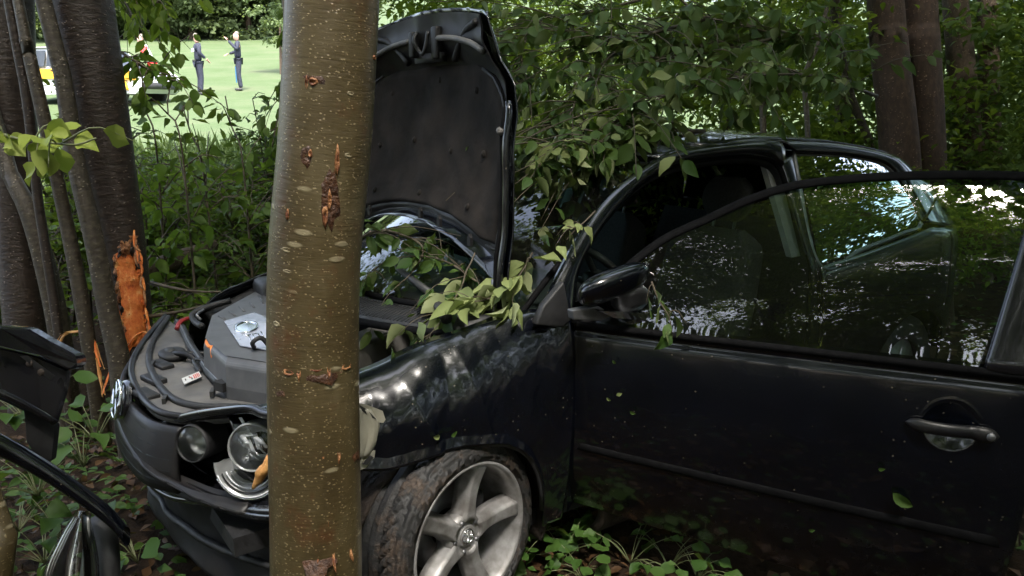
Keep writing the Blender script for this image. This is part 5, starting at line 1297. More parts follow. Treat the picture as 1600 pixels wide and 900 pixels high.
for az_, el_, t_ in ((39, 49, 13.5), (28, 47, 11), (32, 53, 13), (22, 50, 10), (37, 44, 12), (48, 48, 14.5), (45, 51, 16), (52, 46, 14), (43, 45, 15), (45, 55, 17), (38, 57, 15), (50, 52, 18), (30, 57, 14), (34, 48, 15), (54, 50, 17), (47, 47, 12.5)):   # unseen high crowns added to mask sky glare in the door glass
    p = np.array([-1.0, 1.4, 1.35]) + t_ * np.array([math.cos(R(az_)) * math.cos(R(el_)), math.sin(R(az_)) * math.cos(R(el_)), math.sin(R(el_))])
    q = min(trees_, key=lambda t2: np.linalg.norm((t2[1] - p)[:2])); q[2].append(p)
for i, (b_, top, cs) in enumerate(trees_):
    fb = (b_[:2] - CAM[:2]) @ FWD_H[:2]; cr = []
    for j, p in enumerate(cs):
        miss = min(np.linalg.norm((p - q) - sv * ((p - q) @ sv)) for q in aims); tt = (p - aims[0]) @ sv
        if miss < (2.2 + .02 * tt if p[2] < 8 else 1.75) and tuple(p) not in force: continue                        # crowns dropped here to shape an opening for the sun
        fb = (p[:2] - CAM[:2]) @ FWD_H[:2]; rb = (p[:2] - CAM[:2]) @ RIGHT_H[:2]; pool = THIN if fb < .6 or fb > 4.2 or rb < -1.2 else (CANOPY if i % 2 else CANOPY_DARK)
        if fb < -1 and j == 3 and p[2] < 8: continue
        if p[2] > 8: pool = CROWNS
        cr.append((pool[(i + j) % len(pool)][0], tuple(p - top), random.uniform(.9, 1.2) * (1 if p[2] < 8 else .72), random.uniform(0, 6)))
    tree('unseen_canopy_tree', b_, top, random.uniform(.10, .18), .05, bark_dark if i % 2 else bark_tan, 'unseen tall leafy tree, crowns placed to shade the crash', cr, CAN, 24, 12)

# ------------------------------------------------------------------ bushes on the left, between the trees and the meadow
def shrub(base, h, spread, stems, nleaf, size, matname, label, group=None, seed=0, tmpl=LEAF_FINE, nobj=0, arch=.35):
    """branching shrub: stems, twigs and leaves set along the twigs"""
    r_ = np.random.default_rng(seed); base = np.array(base, float)
    t = thing('bush', base, label, 'bush', group); tw = []; seg = []
    for s in range(stems):
        a = r_.uniform(0, 2 * math.pi); out = r_.uniform(.2, 1) * spread; hh = h * r_.uniform(.6, 1.05)
        tip = base + np.array([math.cos(a) * out, math.sin(a) * out, hh - arch * out]); mid_ = base + np.array([math.cos(a) * out * .35, math.sin(a) * out * .35, hh * .65])
        P_ = polyline([base + r_.normal(size=3) * (.06, .06, 0), mid_, tip], 14); tw.append(tube(P_, [.011, .004], 5))
        for q in range(3, 14):
            for b2 in range(2):
                dd = rand_dir(1, -.25, .5)[0]; L = r_.uniform(.12, .34) * (spread + .3); e = P_[q] + dd * L; tw.append(tube([P_[q], (P_[q] + e) / 2 + (0, 0, .03), e], [.004, .002], 4)); seg.append((P_[q], e, dd))
    mesh('stem', *join(*tw), twig_m, t)
    ids = r_.integers(0, len(seg), nleaf); f = r_.uniform(.15, 1.05, nleaf)
    A = np.array([seg[i][0] for i in ids]); Bq = np.array([seg[i][1] for i in ids]); dd = np.array([seg[i][2] for i in ids])
    pos = A + (Bq - A) * f[:, None] + r_.normal(size=(nleaf, 3)) * .015
    d = dd + rand_dir(nleaf, -.7, .3) * .9; up = rand_dir(nleaf, .2, 1) + np.array([0, 0, .5]); sz = r_.uniform(.6, 1.25, nleaf) * size
    near = np.argsort((pos - CAM) @ BASIS[2])[:nobj]
    msk = np.ones(nleaf, bool); msk[near] = False
    V, F = leaf_cloud(pos[msk], d[msk], up[msk], sz[msk], tmpl); add_obj('foliage', fast_mesh('foliage', V - base, F, MATS[matname]), t)
    for i in near: put_leaf(t, pos[i], d[i], up[i], sz[i], matname)
    return t
def gpt(u, v, d):
    p = W(u, v, d); return np.array([p[0], p[1], ground_h(p[0], p[1])])
SH = [
 ((235, 400, 5.4), 1.35, .55, 12, 1500, .075, 'bush_leaf', 'bright green bush just right of the stripped trunk', 60),
 ((300, 380, 6.2), 1.35, .75, 14, 1700, .075, 'bush_leaf', 'broad leafy bush behind the fallen log', 50),
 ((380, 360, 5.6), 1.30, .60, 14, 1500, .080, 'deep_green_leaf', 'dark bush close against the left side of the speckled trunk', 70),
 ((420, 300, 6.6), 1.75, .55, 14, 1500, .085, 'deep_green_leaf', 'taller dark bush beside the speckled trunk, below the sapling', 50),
 ((250, 320, 7.4), 1.30, .75, 14, 1400, .08, 'bush_leaf', 'sunny bush below the parked emergency car', 30),
 ((340, 300, 7.8), 1.05, .8, 14, 1400, .08, 'woodland_leaf', 'low bush under the two officers', 30),
 ((180, 330, 6.4), 1.5, .6, 12, 1100, .08, 'bush_leaf', 'leafy bush behind the thin left stems', 20),
 ((90, 300, 6.0), 1.9, .7, 14, 1400, .08, 'woodland_leaf', 'tall bush behind the stems at the left edge', 20),
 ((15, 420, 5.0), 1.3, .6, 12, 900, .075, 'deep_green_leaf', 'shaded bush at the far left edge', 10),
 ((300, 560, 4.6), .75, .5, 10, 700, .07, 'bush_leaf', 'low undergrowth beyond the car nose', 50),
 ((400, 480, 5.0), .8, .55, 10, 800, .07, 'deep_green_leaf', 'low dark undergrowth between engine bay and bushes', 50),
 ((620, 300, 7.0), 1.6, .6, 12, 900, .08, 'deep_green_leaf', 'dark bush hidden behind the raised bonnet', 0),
]
for i, (uvd, h_, sp, ns, nl, sz, mt, lb, nob) in enumerate(SH): shrub(gpt(*uvd), h_, sp, ns, nl, sz, mt, lb, None, 40 + i, LEAF_FINE, nob)
# one tall spray that crosses in front of the officers, and one hanging in from above
def spray(name, pts, rad, nleaf, size, matname, label, cat='branch', spread=.16, droop=-.5, seed=0, nobj=None, twmat=None, side=8, jitter=.02, tmpl=None, mix=None, flatup=None, zlo=-.6):
    """a leafy branch: main twig through pts, side twigs, leaves as single objects"""
    r_ = np.random.default_rng(seed); P_ = polyline(pts, 30); base = P_[0]
    t = thing(name, base, label, cat); segs = [(P_[i], P_[i + 1]) for i in range(1 if name == 'broken_twig' else 6, 29)]; tw = [tube(P_, rad, 6)]
    for s in range(side):
        i = r_.integers(1 if name == 'broken_twig' else 5, 28); dd = rand_dir(1, zlo, .5)[0]; fw = P_[min(29, i + 2)] - P_[i]; fw /= np.linalg.norm(fw) + 1e-9; dd = dd * .8 + fw * .7; L = spread * r_.uniform(.6, 1.4)
        q = polyline([P_[i], P_[i] + dd * L * .5 + (0, 0, .02), P_[i] + dd * L + (0, 0, droop * L * .3)], 8); tw.append(tube(q, [rad[-1] * 1.2, rad[-1] * .5], 4)); segs += [(q[j], q[j + 1]) for j in range(1, 7)]
    mesh('twig', *join(*tw), twmat or twig_m, t)
    nobj = nleaf if nobj is None else nobj
    ids = r_.integers(0, len(segs), nleaf); A = np.array([segs[i][0] for i in ids]); Bq = np.array([segs[i][1] for i in ids]); dv = Bq - A; dv /= np.linalg.norm(dv, axis=1)[:, None] + 1e-9
    pos = A + (Bq - A) * r_.uniform(0, 1, nleaf)[:, None]
    d = dv * .6 + rand_dir(nleaf, -.9, .3) + np.array([0, 0, droop]); up = rand_dir(nleaf, -.2, 1) + (np.array([0, 0, .5]) if flatup is None else np.array(flatup)); sz = r_.uniform(.6, 1.25, nleaf) * size
    pos = pos + (d / np.linalg.norm(d, axis=1)[:, None]) * (sz * .18)[:, None]
    for i in range(nobj): put_leaf(t, pos[i], d[i], up[i], sz[i], (mix if mix and r_.uniform() < .35 else matname), tmpl)
    if nobj < nleaf:
        V, F = leaf_cloud(pos[nobj:], d[nobj:], up[nobj:], sz[nobj:], tmpl or LEAF_FINE); add_obj('foliage', fast_mesh('foliage', V - base, F, MATS[matname]), t, kind='stuff')
    return t
spray('bush', [gpt(330, 330, 4.6), W(318, 270, 4.6), W(300, 215, 4.6), W(285, 165, 4.6)], [.010, .004], 70, .095, 'deep_green_leaf', 'slender dark shoot rising in front of the left officer', 'bush', .35, -.5, 61, side=12)
spray('bush', [gpt(385, 330, 4.8), W(380, 260, 4.8), W(362, 200, 4.8), W(352, 150, 4.8)], [.010, .004], 80, .095, 'deep_green_leaf', 'slender dark shoot rising in front of the right officer', 'bush', .35, -.5, 62, side=12)
spray('bush', [gpt(240, 330, 4.4), W(245, 240, 4.4), W(225, 170, 4.4), W(222, 112, 4.4)], [.010, .004], 130, .09, 'bush_leaf', 'slender shoot rising in front of the parked emergency car', 'bush', .42, -.5, 63, side=12)
spray('bush', [gpt(290, 330, 4.3), W(285, 240, 4.3), W(262, 175, 4.3), W(268, 125, 4.3)], [.010, .004], 80, .09, 'deep_green_leaf', 'dark shoot standing between the emergency car and the left officer', 'bush', .32, -.5, 68, side=12)
spray('branch', [W(172, 70, 3.9), W(205, 92, 3.85), W(240, 112, 3.8), W(275, 128, 3.8)], [.008, .003], 75, .075, 'bush_leaf', 'leafy twig spreading right from the thick left trunk, across the emergency car', 'branch', .26, -.4, 70, side=10)
spray('branch', [W(120, -60, 4.2), W(190, -10, 4.2), W(225, 0, 4.2), W(255, 5, 4.2)], [.012, .003], 80, .095, 'woodland_leaf', 'leafy branch hanging in from above the emergency car', 'branch', .32, -.7, 64, side=14)
spray('branch', [W(150, -40, 5.0), W(195, 5, 5.0), W(205, 30, 5.0), W(208, 55, 5.0)], [.012, .003], 60, .09, 'woodland_leaf', 'shorter leafy branch hanging beside the thick left trunk', 'branch', .38, -.7, 65, side=12)
spray('branch', [W(440, -60, 4.4), W(445, 60, 4.4), W(438, 160, 4.4), W(425, 230, 4.4)], [.012, .003], 60, .09, 'deep_green_leaf', 'dark leafy branch hanging behind the left side of the speckled trunk', 'branch', .18, -.7, 66, side=8)
spray('branch', [W(-30, 195, 1.35), W(20, 215, 1.33), W(70, 222, 1.30), W(118, 226, 1.28), W(150, 216, 1.27)], [.003, .0015], 22, .040, 'yellow_green_leaf', 'yellow-green leafy twig reaching in at the left edge', 'branch', .07, -.35, 69, side=5, twmat=greentwig, tmpl=LEAF_ROUND)

# ------------------------------------------------------------------ broken branches on and around the car
BR = [
 ([(1370, 150, 4.6), (1280, 120, 4.0), (1160, 120, 3.7), (1040, 150, 3.45), (950, 195, 3.25)], 480, .085, 'long broken branch lying from the wood across the car roof to the windscreen', 71),
 ([(1100, 30, 4.2), (1000, 60, 3.9), (930, 110, 3.7), (890, 180, 3.45), (870, 235, 3.35)], 420, .08, 'broken branch hanging down beside the right edge of the raised bonnet', 72),
 ([(1250, 50, 4.6), (1120, 80, 4.2), (1020, 90, 3.9), (930, 60, 3.8), (860, 40, 3.8)], 420, .085, 'broken branch arching over the windscreen below the sky gaps', 73),
 ([(1100, 205, 3.6), (1040, 205, 3.4), (980, 215, 3.2), (920, 232, 3.05), (850, 245, 2.95)], 330, .08, 'leafy branch end draped along the front edge of the roof', 74),
 ([(1000, 0, 4.6), (920, 20, 4.4), (840, 40, 4.2), (815, 90, 4.0), (835, 150, 3.8)], 380, .085, 'leaf mass directly above the raised bonnet tip', 75),
 ([(1330, 40, 5.0), (1270, 60, 4.7), (1200, 50, 4.5), (1110, 30, 4.4), (1040, 50, 4.3)], 330, .10, 'large-leaved branch hanging above the rear of the car roof', 76),
]
for pts, nl, sz, lb, sd_ in BR:
    spray('broken_branch', [W(*q) for q in pts], [.011, .003], nl, sz, 'broken_branch_leaf', lb, 'branch', .46 if sd_ != 74 else .22, -.30, sd_, side=44, mix='pale_underside_leaf' if sd_ in (71, 72, 74) else None, nobj=min(nl, 190), zlo=-.25)
spray('broken_twig', [W(560, 372, 2.95), W(600, 360, 2.92), W(660, 385, 2.9), W(640, 430, 2.85), W(610, 450, 2.85)], [.006, .002], 46, .075, 'broken_branch_leaf', 'leafy twig under the raised bonnet against the windscreen', 'branch', .20, -.4, 81, side=9)
spray('broken_twig', [W(745, 440, 2.72), W(700, 410, 2.82), W(650, 400, 2.88), W(600, 410, 2.93), W(570, 440, 2.95)], [.004, .002], 60, .07, 'broken_branch_leaf', 'leafy twig lying across the lower windscreen behind the wiper', 'branch', .20, -.3, 86, side=10)
spray('broken_twig', [W(1030, 215, 3.25), W(970, 235, 3.1), W(920, 250, 3.02), W(870, 270, 2.96), (W(830, 300, 2.92))], [.005, .002], 110, .08, 'broken_branch_leaf', 'leafy twig hanging over the upper windscreen and front pillar', 'branch', .24, -.4, 87, side=16, mix='pale_underside_leaf')
spray('broken_twig', [W(742, 395, 2.72), W(736, 410, 2.71), W(728, 425, 2.7), W(720, 450, 2.65), W(690, 500, 2.55), W(665, 530, 2.5)], [.0035, .0015], 46, .075, 'broken_branch_leaf', 'leafy twig drooping over the wiper and scuttle', 'branch', .16, -.5, 82, side=8, mix='pale_underside_leaf')
spray('broken_twig', [W(832, 395, 2.72), W(815, 425, 2.67), W(790, 455, 2.62), W(750, 470, 2.58), W(715, 470, 2.56)], [.0035, .0015], 50, .105, 'pale_underside_leaf', 'pale large-leaved twig wedged at the bonnet hinge', 'branch', .12, -.2, 83, side=6)
spray('broken_twig', [W(930, 330, 2.62), W(915, 345, 2.60), W(900, 358, 2.58), W(885, 375, 2.58)], [.003, .0015], 9, .06, 'pale_underside_leaf', 'small leaf cluster stuck on the front roof pillar', 'branch', .06, -.2, 84, side=3)
spray('broken_twig', [W(1018, 440, 2.30), W(1030, 470, 2.29), W(1045, 495, 2.28), W(1050, 520, 2.28)], [.003, .0012], 9, .062, 'broken_branch_leaf', 'drooping leaf cluster hanging from the broken door mirror', 'branch', .05, -.7, 85, side=3)
def lone_leaf(u, v, off, size, matname, label, dirv, plane='door'):
    r_ = np.array([(u - 800) / 1225, (v - 450) / 1225, 1.0]) @ BASIS
    nn, p0 = (ND, HG + ND * off) if plane == 'door' else (np.array([0, 1, 0]), np.array([0, .87 + off, 0]))
    p = CAM + r_ * (((p0 - CAM) @ nn) / (r_ @ nn))
    o = bpy.data.objects.new('fallen_leaf', leaf_mesh(matname, None, random.randrange(6))); COL.objects.link(o)
    d = Vector(dirv).normalized(); up = Vector(nn); x = d.cross(up).normalized(); z = x.cross(d)
    o.matrix_world = Matrix.Translation(Vector(p.tolist())) @ Matrix(((x.x, d.x, z.x), (x.y, d.y, z.y), (x.z, d.z, z.z))).to_4x4() @ Matrix.Scale(size, 4)
    return props(o, label, 'leaf')
dl = SD * 1.0
lone_leaf(1395, 770, 0.048, .072, 'broken_branch_leaf', 'green triangular leaf stuck to the lower part of the open door', dl + np.array([0, 0, -.8]))
lone_leaf(963, 618, 0.052, .022, 'pale_underside_leaf', 'right one of the tiny pale leaf scraps on the front of the door', dl + np.array([0, 0, .6]))
lone_leaf(948, 621, 0.052, .018, 'pale_underside_leaf', 'left one of the tiny pale leaf scraps on the front of the door', dl + np.array([0, 0, -.9]))
lone_leaf(984, 643, 0.052, .020, 'broken_branch_leaf', 'tiny green scrap low beside the pale leaf scraps on the door', dl + np.array([0, 0, -.4]))
lone_leaf(1372, 733, 0.052, .020, 'broken_branch_leaf', 'small leaf scrap above the triangular leaf on the door', dl)
lone_leaf(1263, 828, 0.034, .020, 'broken_branch_leaf', 'small green leaf scrap near the bottom middle of the door', dl)
lone_leaf(957, 563, 0.052, .016, 'broken_branch_leaf', 'small green scrap below the mirror on the door', dl + np.array([0, 0, -1]))
lone_leaf(677, 683, .02, .030, 'pale_underside_leaf', 'left yellow-green leaf lying on the fender above the wheel', (-1, 0, -.2), 'fender')
lone_leaf(705, 682, .02, .026, 'broken_branch_leaf', 'right small leaf lying on the fender above the wheel', (-1, 0, .3), 'fender')

# ------------------------------------------------------------------ forest floor: herbs, seedlings, litter, grass
def herb(u, v, n, size, label, seed, h=.16, matname='ground_herb_leaf', d=None, tm=LEAF_ROUND):
    r_ = np.random.default_rng(seed)
    b_ = WA(u, v, 2, 0.03) if d is None else W(u, v, d)
    t = thing('seedling', b_, label, 'plant'); tw = []
    for i in range(n):
        a = r_.uniform(0, 2 * math.pi); e = b_ + np.array([math.cos(a) * r_.uniform(.03, h * 1.2), math.sin(a) * r_.uniform(.03, h * 1.2), h * r_.uniform(.35, 1.1)])
        tw.append(tube(polyline([b_, (b_ + e) / 2 + (0, 0, .02), e], 6), [.0025, .0012], 4))
        put_leaf(t, e, (math.cos(a), math.sin(a), r_.uniform(-.5, .1)), rand_dir(1, .3, 1)[0] + np.array([0, 0, .6]), size * r_.uniform(.65, 1.2), matname, tm)
    mesh('stem', *join(*tw), greentwig, t); return t
HB = [(770, 890, 11, .085, 'seedling with broad leaves in front of the wheel rim'), (830, 850, 9, .075, 'seedling at the rear edge of the front wheel'), (880, 880, 12, .07, 'leafy seedling under the front end of the open door'), (935, 862, 10, .06, 'small seedling just behind the wheel arch below the door'), (985, 880, 11, .06, 'seedling below the middle of the door bottom'), (1045, 890, 11, .06, 'seedling at the bottom edge under the door'), (1090, 905, 9, .055, 'last small seedling before the door meets the picture edge'), (800, 905, 9, .08, 'low seedling at the bottom edge right of the rim'), (910, 905, 9, .06, 'low seedling at the bottom edge below the door hinge'), (740, 905, 7, .08, 'low seedling covering the foot of the front tyre')]
for i, (u, v, n, sz, lb) in enumerate(HB): herb(u, v, n, sz, lb, 90 + i, .13)
HB2 = [(60, 775, 12, .085, 'herb under the torn bumper bar near the left edge'), (30, 830, 12, .085, 'herb between the corner stem and the headlight cover'), (130, 730, 9, .075, 'herb growing between torn bumper and car nose'), (95, 845, 9, .075, 'herb directly left of the headlight cover'), (215, 880, 8, .07, 'herb at the bottom edge under the car nose'), (40, 660, 12, .11, 'broad-leaved herb seen through the gap in the torn bumper'), (150, 690, 9, .07, 'herb beside the splintered foot of the stems'), (70, 880, 9, .075, 'herb at the bottom edge left of the headlight cover'), (1590, 860, 10, .06, 'herb at the right edge beyond the door')]
for i, (u, v, n, sz, lb) in enumerate(HB2): herb(u, v, n, sz, lb, 120 + i, .15, d=(2.75 if u < 1000 else None))
def scatter(name, n, matname, size, rr, ff, lift, tmpl, tilt=.4, region=None, kind='stuff'):
    r_ = rng.uniform(*rr, n); f_ = rng.uniform(*ff, n)
    pos = np.array([place(a, b_) for a, b_ in zip(r_, f_)]); pos[:, 2] = [ground_h(p[0], p[1]) + .05 * fbm(p[0], p[1]) for p in pos]; pos[:, 2] += lift * rng.uniform(.2, 1, n)
    d = rand_dir(n, -.2, .3); up = rand_dir(n, -tilt, 1) * tilt + np.array([0, 0, 1.0])
    V, F = leaf_cloud(pos, d, up, rng.uniform(.6, 1.2, n) * size, tmpl)
    return add_obj(name, fast_mesh(name, V, F, MATS[matname]), kind=kind)
scatter('leaf_litter', 9000, 'dead_leaf', .065, (-5, 6), (.5, 8), .03, LEAF_LOW, .7)
scatter('ground_cover', 6000, 'ground_herb_leaf', .055, (-5, 6), (.9, 8.5), .16, LEAF_LOW, .6)
scatter('leaf_litter', 2600, 'dead_leaf', .05, (-2.4, .4), (1.6, 4.5), .05, LEAF_FINE, .9)
scatter('ground_cover', 1100, 'ground_herb_leaf', .06, (-2.4, -.6), (1.7, 4.5), .14, LEAF_FINE, .7)
scatter('ground_cover', 5000, 'bush_leaf', .08, (-7, 1), (5, 9.5), .5, LEAF_LOW, .8)
# fallen twigs on the floor and behind the nose
for i, (a, b_, lb) in enumerate((([W(228, 440, 4.2), W(300, 455, 4.1), W(378, 455, 4.1)], .010, 'long bare twig lying behind the engine bay'), ([W(232, 495, 3.9), W(290, 485, 3.8), W(345, 470, 3.7)], .011, 'lower bare twig crossing toward the engine cover'), ([W(225, 415, 4.4), W(270, 350, 4.5), W(300, 328, 4.6)], .006, 'thin bare twig slanting up behind the struck tree'))):
    o = mesh('fallen_twig', *tube(a, [b_, b_ * .4], 6, n=16), twig_m, None, loc=a[0]); props(o, lb, 'twig')
# tall grass at the forest edge and in the meadow
n = 5000; r_ = rng.uniform(-9, 2, n); f_ = rng.uniform(8.6, 14, n)
pos = np.array([place(a, b_) for a, b_ in zip(r_, f_)]); pos[:, 2] = [ground_h(p[0], p[1]) for p in pos]
d = rand_dir(n, .75, 1); V, F = leaf_cloud(pos, d, rand_dir(n, -.2, .2), rng.uniform(.25, .6, n), (LEAF_LOW[0] * np.array([.14, 1, 1]), LEAF_LOW[1])); add_obj('tall_grass', fast_mesh('tall_grass', V, F, grass_m), kind='stuff')

# ------------------------------------------------------------------ across the meadow: far trees, sapling, officers, emergency car
FAR = [crown_mesh('crown', 'far_tree_leaf', 5000, 3.0, 2.6, .30, 40, seed=50 + k) for k in range(2)]
FARL = [crown_mesh('crown', 'silver_green_leaf', 4200, 1.5, 2.2, .17, 40, seed=60)]
for i, (u, dd, h_, s_) in enumerate(((90, 52, 6, 1.3), (160, 55, 8, 1.5), (215, 54, 5, 1.2), (262, 56, 7, 1.4), (300, 53, 4.5, 1.2), (345, 57, 7.5, 1.5), (390, 54, 5, 1.3), (430, 58, 8, 1.6), (480, 55, 7, 1.5), (20, 53, 7, 1.5), (-60, 55, 7, 1.5), (-140, 56, 7, 1.6))):
    p = W(u, 60, dd); b_ = np.array([p[0], p[1], ground_h(p[0], p[1])])
    HL = ['hedgerow tree far off between the thin left stems', 'tall hedgerow tree right behind the top of the stripped trunk', 'low hedgerow tree straight above the helper in red and white', 'hedgerow tree between the helper and the left officer', 'lowest hedgerow tree, straight above the left officer', 'tall hedgerow tree between the heads of the two officers', 'low hedgerow tree above the right officer', 'tallest hedgerow tree, behind the young silver-green tree', 'hedgerow tree hidden behind the speckled trunk', 'hedgerow tree seen past the dark trunk at the left edge', 'hedgerow tree just beyond the left edge of the photo', 'hedgerow tree well beyond the left edge of the photo']
    tree('hedgerow_tree', b_, b_ + (0, 0, h_ * .55), .22, .1, bark_tan, HL[i], [(FAR[i % 2][0], (0, 0, 0), s_, i * .9), (FAR[(i + 1) % 2][0], (1.2, .6, 2.6), s_, i * 1.7), (FAR[i % 2][0], (-1.5, .8, -1.4), s_ * .8, i * 2.3)], 'hedgerow trees across the meadow', 12, 8, limbs=False)
p = W(440, 130, 30); b_ = np.array([p[0], p[1], ground_h(p[0], p[1])])
tree('sapling', b_, b_ + (-.1, 0, 2.2), .06, .03, bark_tan, 'young silver-green tree standing alone on the meadow', [(FARL[0][0], (-.2, 0, .6), .8, 0)], None, 12, 8, limbs=False)

navy = simple('navy_uniform', (0.012, 0.015, 0.030), (0.028, 0.033, 0.058), .8, 30)
skin_m = simple('skin', (0.42, 0.25, 0.19), (0.50, 0.31, 0.24), .55, 25)
hair_m = simple('grey_hair', (0.16, 0.13, 0.10), (0.26, 0.22, 0.18), .7, 60)
reflect_m = simple('pale_reflective_patch', (0.45, 0.5, 0.6), (0.6, 0.65, 0.75), .4, 10)
gold_m = simple('gold_patch', (0.55, 0.30, 0.05), (0.6, 0.36, 0.08), .5, 10)
white_m = simple('white_cloth', (0.75, 0.75, 0.75), (0.82, 0.82, 0.82), .7, 20)
red_m = simple('red_cloth', (0.62, 0.03, 0.03), (0.72, 0.05, 0.05), .6, 20)
def skin_body(name, joints, edges, radii, mt, parent, M, off):
    V = [tuple(np.array(off) + np.array(j) @ M) for j in joints]
    o = mesh(name, V, [], mt, parent); me = o.data
    me.clear_geometry(); loc = np.array(root_loc(parent)); me.from_pydata([tuple(np.array(v) - loc) for v in V], edges, [])
    me.materials.clear(); me.materials.append(mt)
    sk = o.modifiers.new('skin', 'SKIN'); sk.use_smooth_shade = True
    bm = bmesh.new(); bm.from_mesh(me); lay = bm.verts.layers.skin.verify(); bm.verts.ensure_lookup_table()
    for v, r_ in zip(bm.verts, radii): v[lay].radius = (r_, r_) if np.ndim(r_) == 0 else r_
    bm.verts[0][lay].use_root = True; bm.to_mesh(me); bm.free()
    subsurf(o, 2); return o
def person(base, heading, label, arms, jacket, trousers, stance=.10, lean=0.0):
    """x right, y forward, z up; a clothed figure 1.8 m tall"""
    t = thing('person', base, label, 'person'); c, s = math.cos(heading), math.sin(heading)
    M = np.array([[c, s, 0], [-s, c, 0], [0, 0, 1]])
    la, ra = arms
    J = [(0, 0, .98), (0, .01, 1.15), (0, .0, 1.36), (0, -.005, 1.49), (-.16, -.01, 1.46), (.16, -.01, 1.46)] + la + ra
    J = [(x, y + lean * max(0, z - .98), z) for x, y, z in J]
    nl = len(la); E_ = [(0, 1), (1, 2), (2, 3), (2, 4), (2, 5)] + [(4, 6)] + [(5 + i, 6 + i) for i in range(1, nl)] + [(5, 6 + nl)] + [(5 + nl + i, 6 + nl + i) for i in range(1, len(ra))]
    rr = [(.165, .12), (.155, .115), (.18, .12), .07, .075, .075] + [.058, .045][:nl] + [.058, .045][:len(ra)]
    skin_body('jacket', J, E_, rr, jacket, t, M, base)
    Lg = [(0, 0, 1.0), (-stance, 0, .92), (-stance * 1.1, .03, .50), (-stance * 1.2, -.02, .09), (stance, 0, .92), (stance * 1.1, .03, .50), (stance * 1.2, -.02, .09)]
    skin_body('trousers', Lg, [(0, 1), (1, 2), (2, 3), (0, 4), (4, 5), (5, 6)], [.13, .10, .072, .060, .10, .072, .060], trousers, t, M, base)
    for sx in (-1, 1): skin_body('boot', [(sx * stance * 1.2, -.05, .05), (sx * stance * 1.25, .06, .045), (sx * stance * 1.3, .17, .04)], [(0, 1), (1, 2)], [.055, .05, .04], inkblack, t, M, base)
    hz_ = 1.66; hl = lean * .68
    skin_body('head', [(0, hl - .005, 1.50), (0, hl + .0, 1.60), (0, hl + .015, 1.70), (0, hl + .0, 1.78), (0, hl + .095, 1.63), (-.075, hl, 1.66), (.075, hl, 1.66)], [(0, 1), (1, 2), (2, 3), (1, 4), (1, 5), (1, 6)], [.055, (.075, .09), (.078, .095), .06, .03, .02, .02], skin_m, t, M, base)
    skin_body('hair', [(0, hl - .03, 1.68), (0, hl - .015, 1.77), (0, hl + .05, 1.775)], [(0, 1), (1, 2)], [(.08, .08), (.075, .085), .045], hair_m, t, M, base)
    for arm in (la, ra):
        a, b_ = np.array(arm[-2]), np.array(arm[-1]); d_ = (b_ - a) / np.linalg.norm(b_ - a)
        hand = [tuple(b_ + d_ * .02), tuple(b_ + d_ * .09)]; jj = list(hand); ee = [(0, 1)]; rd = [.03, .04]
        sd_ = np.cross(d_, (0, 0, 1.0)); sd_ = sd_ / (np.linalg.norm(sd_) + 1e-6)
        for k_ in range(4):
            q = b_ + d_ * .11 + sd_ * (k_ - 1.5) * .022; jj.append(tuple(q)); ee.append((1, len(jj) - 1)); jj.append(tuple(q + d_ * (.06 + .012 * (k_ in (1, 2))) + np.array([0, .01, -.015]))); ee.append((len(jj) - 2, len(jj) - 1)); rd += [.011, .009]
        jj.append(tuple(b_ + d_ * .05 + sd_ * .05 + np.array([0, .02, 0]))); ee.append((0, len(jj) - 1)); rd.append(.012)
        jj = [(x, y + lean * max(0, z - .98), z) for x, y, z in jj]
        skin_body('hand', jj, ee, rd, skin_m, t, M, base)
    return t, M
def patch_on(t, M, base, c, s_, mt, name): mesh(name, *box(np.array(base) + np.array(c) @ M, s_, M), mt, t, smooth=False)
def gnd_at(u, v0, d):
    p = W(u, v0, d); return np.array([p[0], p[1], ground_h(p[0], p[1]) + .06])
ang_cam = math.atan2(-FWD_H[1], -FWD_H[0])                        # heading pointing at the camera is this minus 90 deg
pA = gnd_at(315, 155, 24.0)
tA, MA = person(pA, ang_cam - math.pi / 2 + 2.2, 'officer in dark uniform seen from behind, left of the two on the meadow', ([(-.24, .02, 1.22), (-.22, .12, 1.00)], [(.24, .0, 1.22), (.20, .16, 1.08)]), navy, navy, .09)
patch_on(tA, MA, pA, (0, -.135, 1.32), (.26, .02, .10), reflect_m, 'back_lettering_panel'); patch_on(tA, MA, pA, (0, -.12, 1.02), (.32, .02, .05), inkblack, 'belt')
pB = gnd_at(376, 140, 25.0)
tB, MB_ = person(pB, ang_cam - math.pi / 2 - 1.15, 'officer in navy uniform raising a hand to his mouth, right of the two', ([(-.24, .04, 1.24), (-.10, .26, 1.52)], [(.23, .02, 1.22), (.14, .24, 1.14)]), navy, navy, .09)
patch_on(tB, MB_, pB, (-.20, .0, 1.38), (.03, .09, .11), gold_m, 'sleeve_badge'); patch_on(tB, MB_, pB, (0, .105, .5), (.03, .03, .5), bluep, 'trouser_stripe')
pC = gnd_at(240, 120, 23.4)
tC, MC = person(pC, ang_cam - math.pi / 2 - 1.2, 'helper in a red and white jacket leaning over the emergency car', ([(-.25, .08, 1.24), (-.16, .30, 1.08)], [(.25, .06, 1.24), (.18, .30, 1.12)]), white_m, red_m, .10, .35)
patch_on(tC, MC, pC, (0, .26, 1.36), (.34, .05, .12), red_m, 'jacket_band'); patch_on(tC, MC, pC, (0, .14, 1.12), (.33, .26, .07), red_m, 'jacket_band')
skin_body('red_panel', [(-.19, .13, 1.46), (-.255, .16, 1.30), (-.26, .2, 1.2)], [(0, 1), (1, 2)], [.078, .066, .06], red_m, tC, MC, pC)

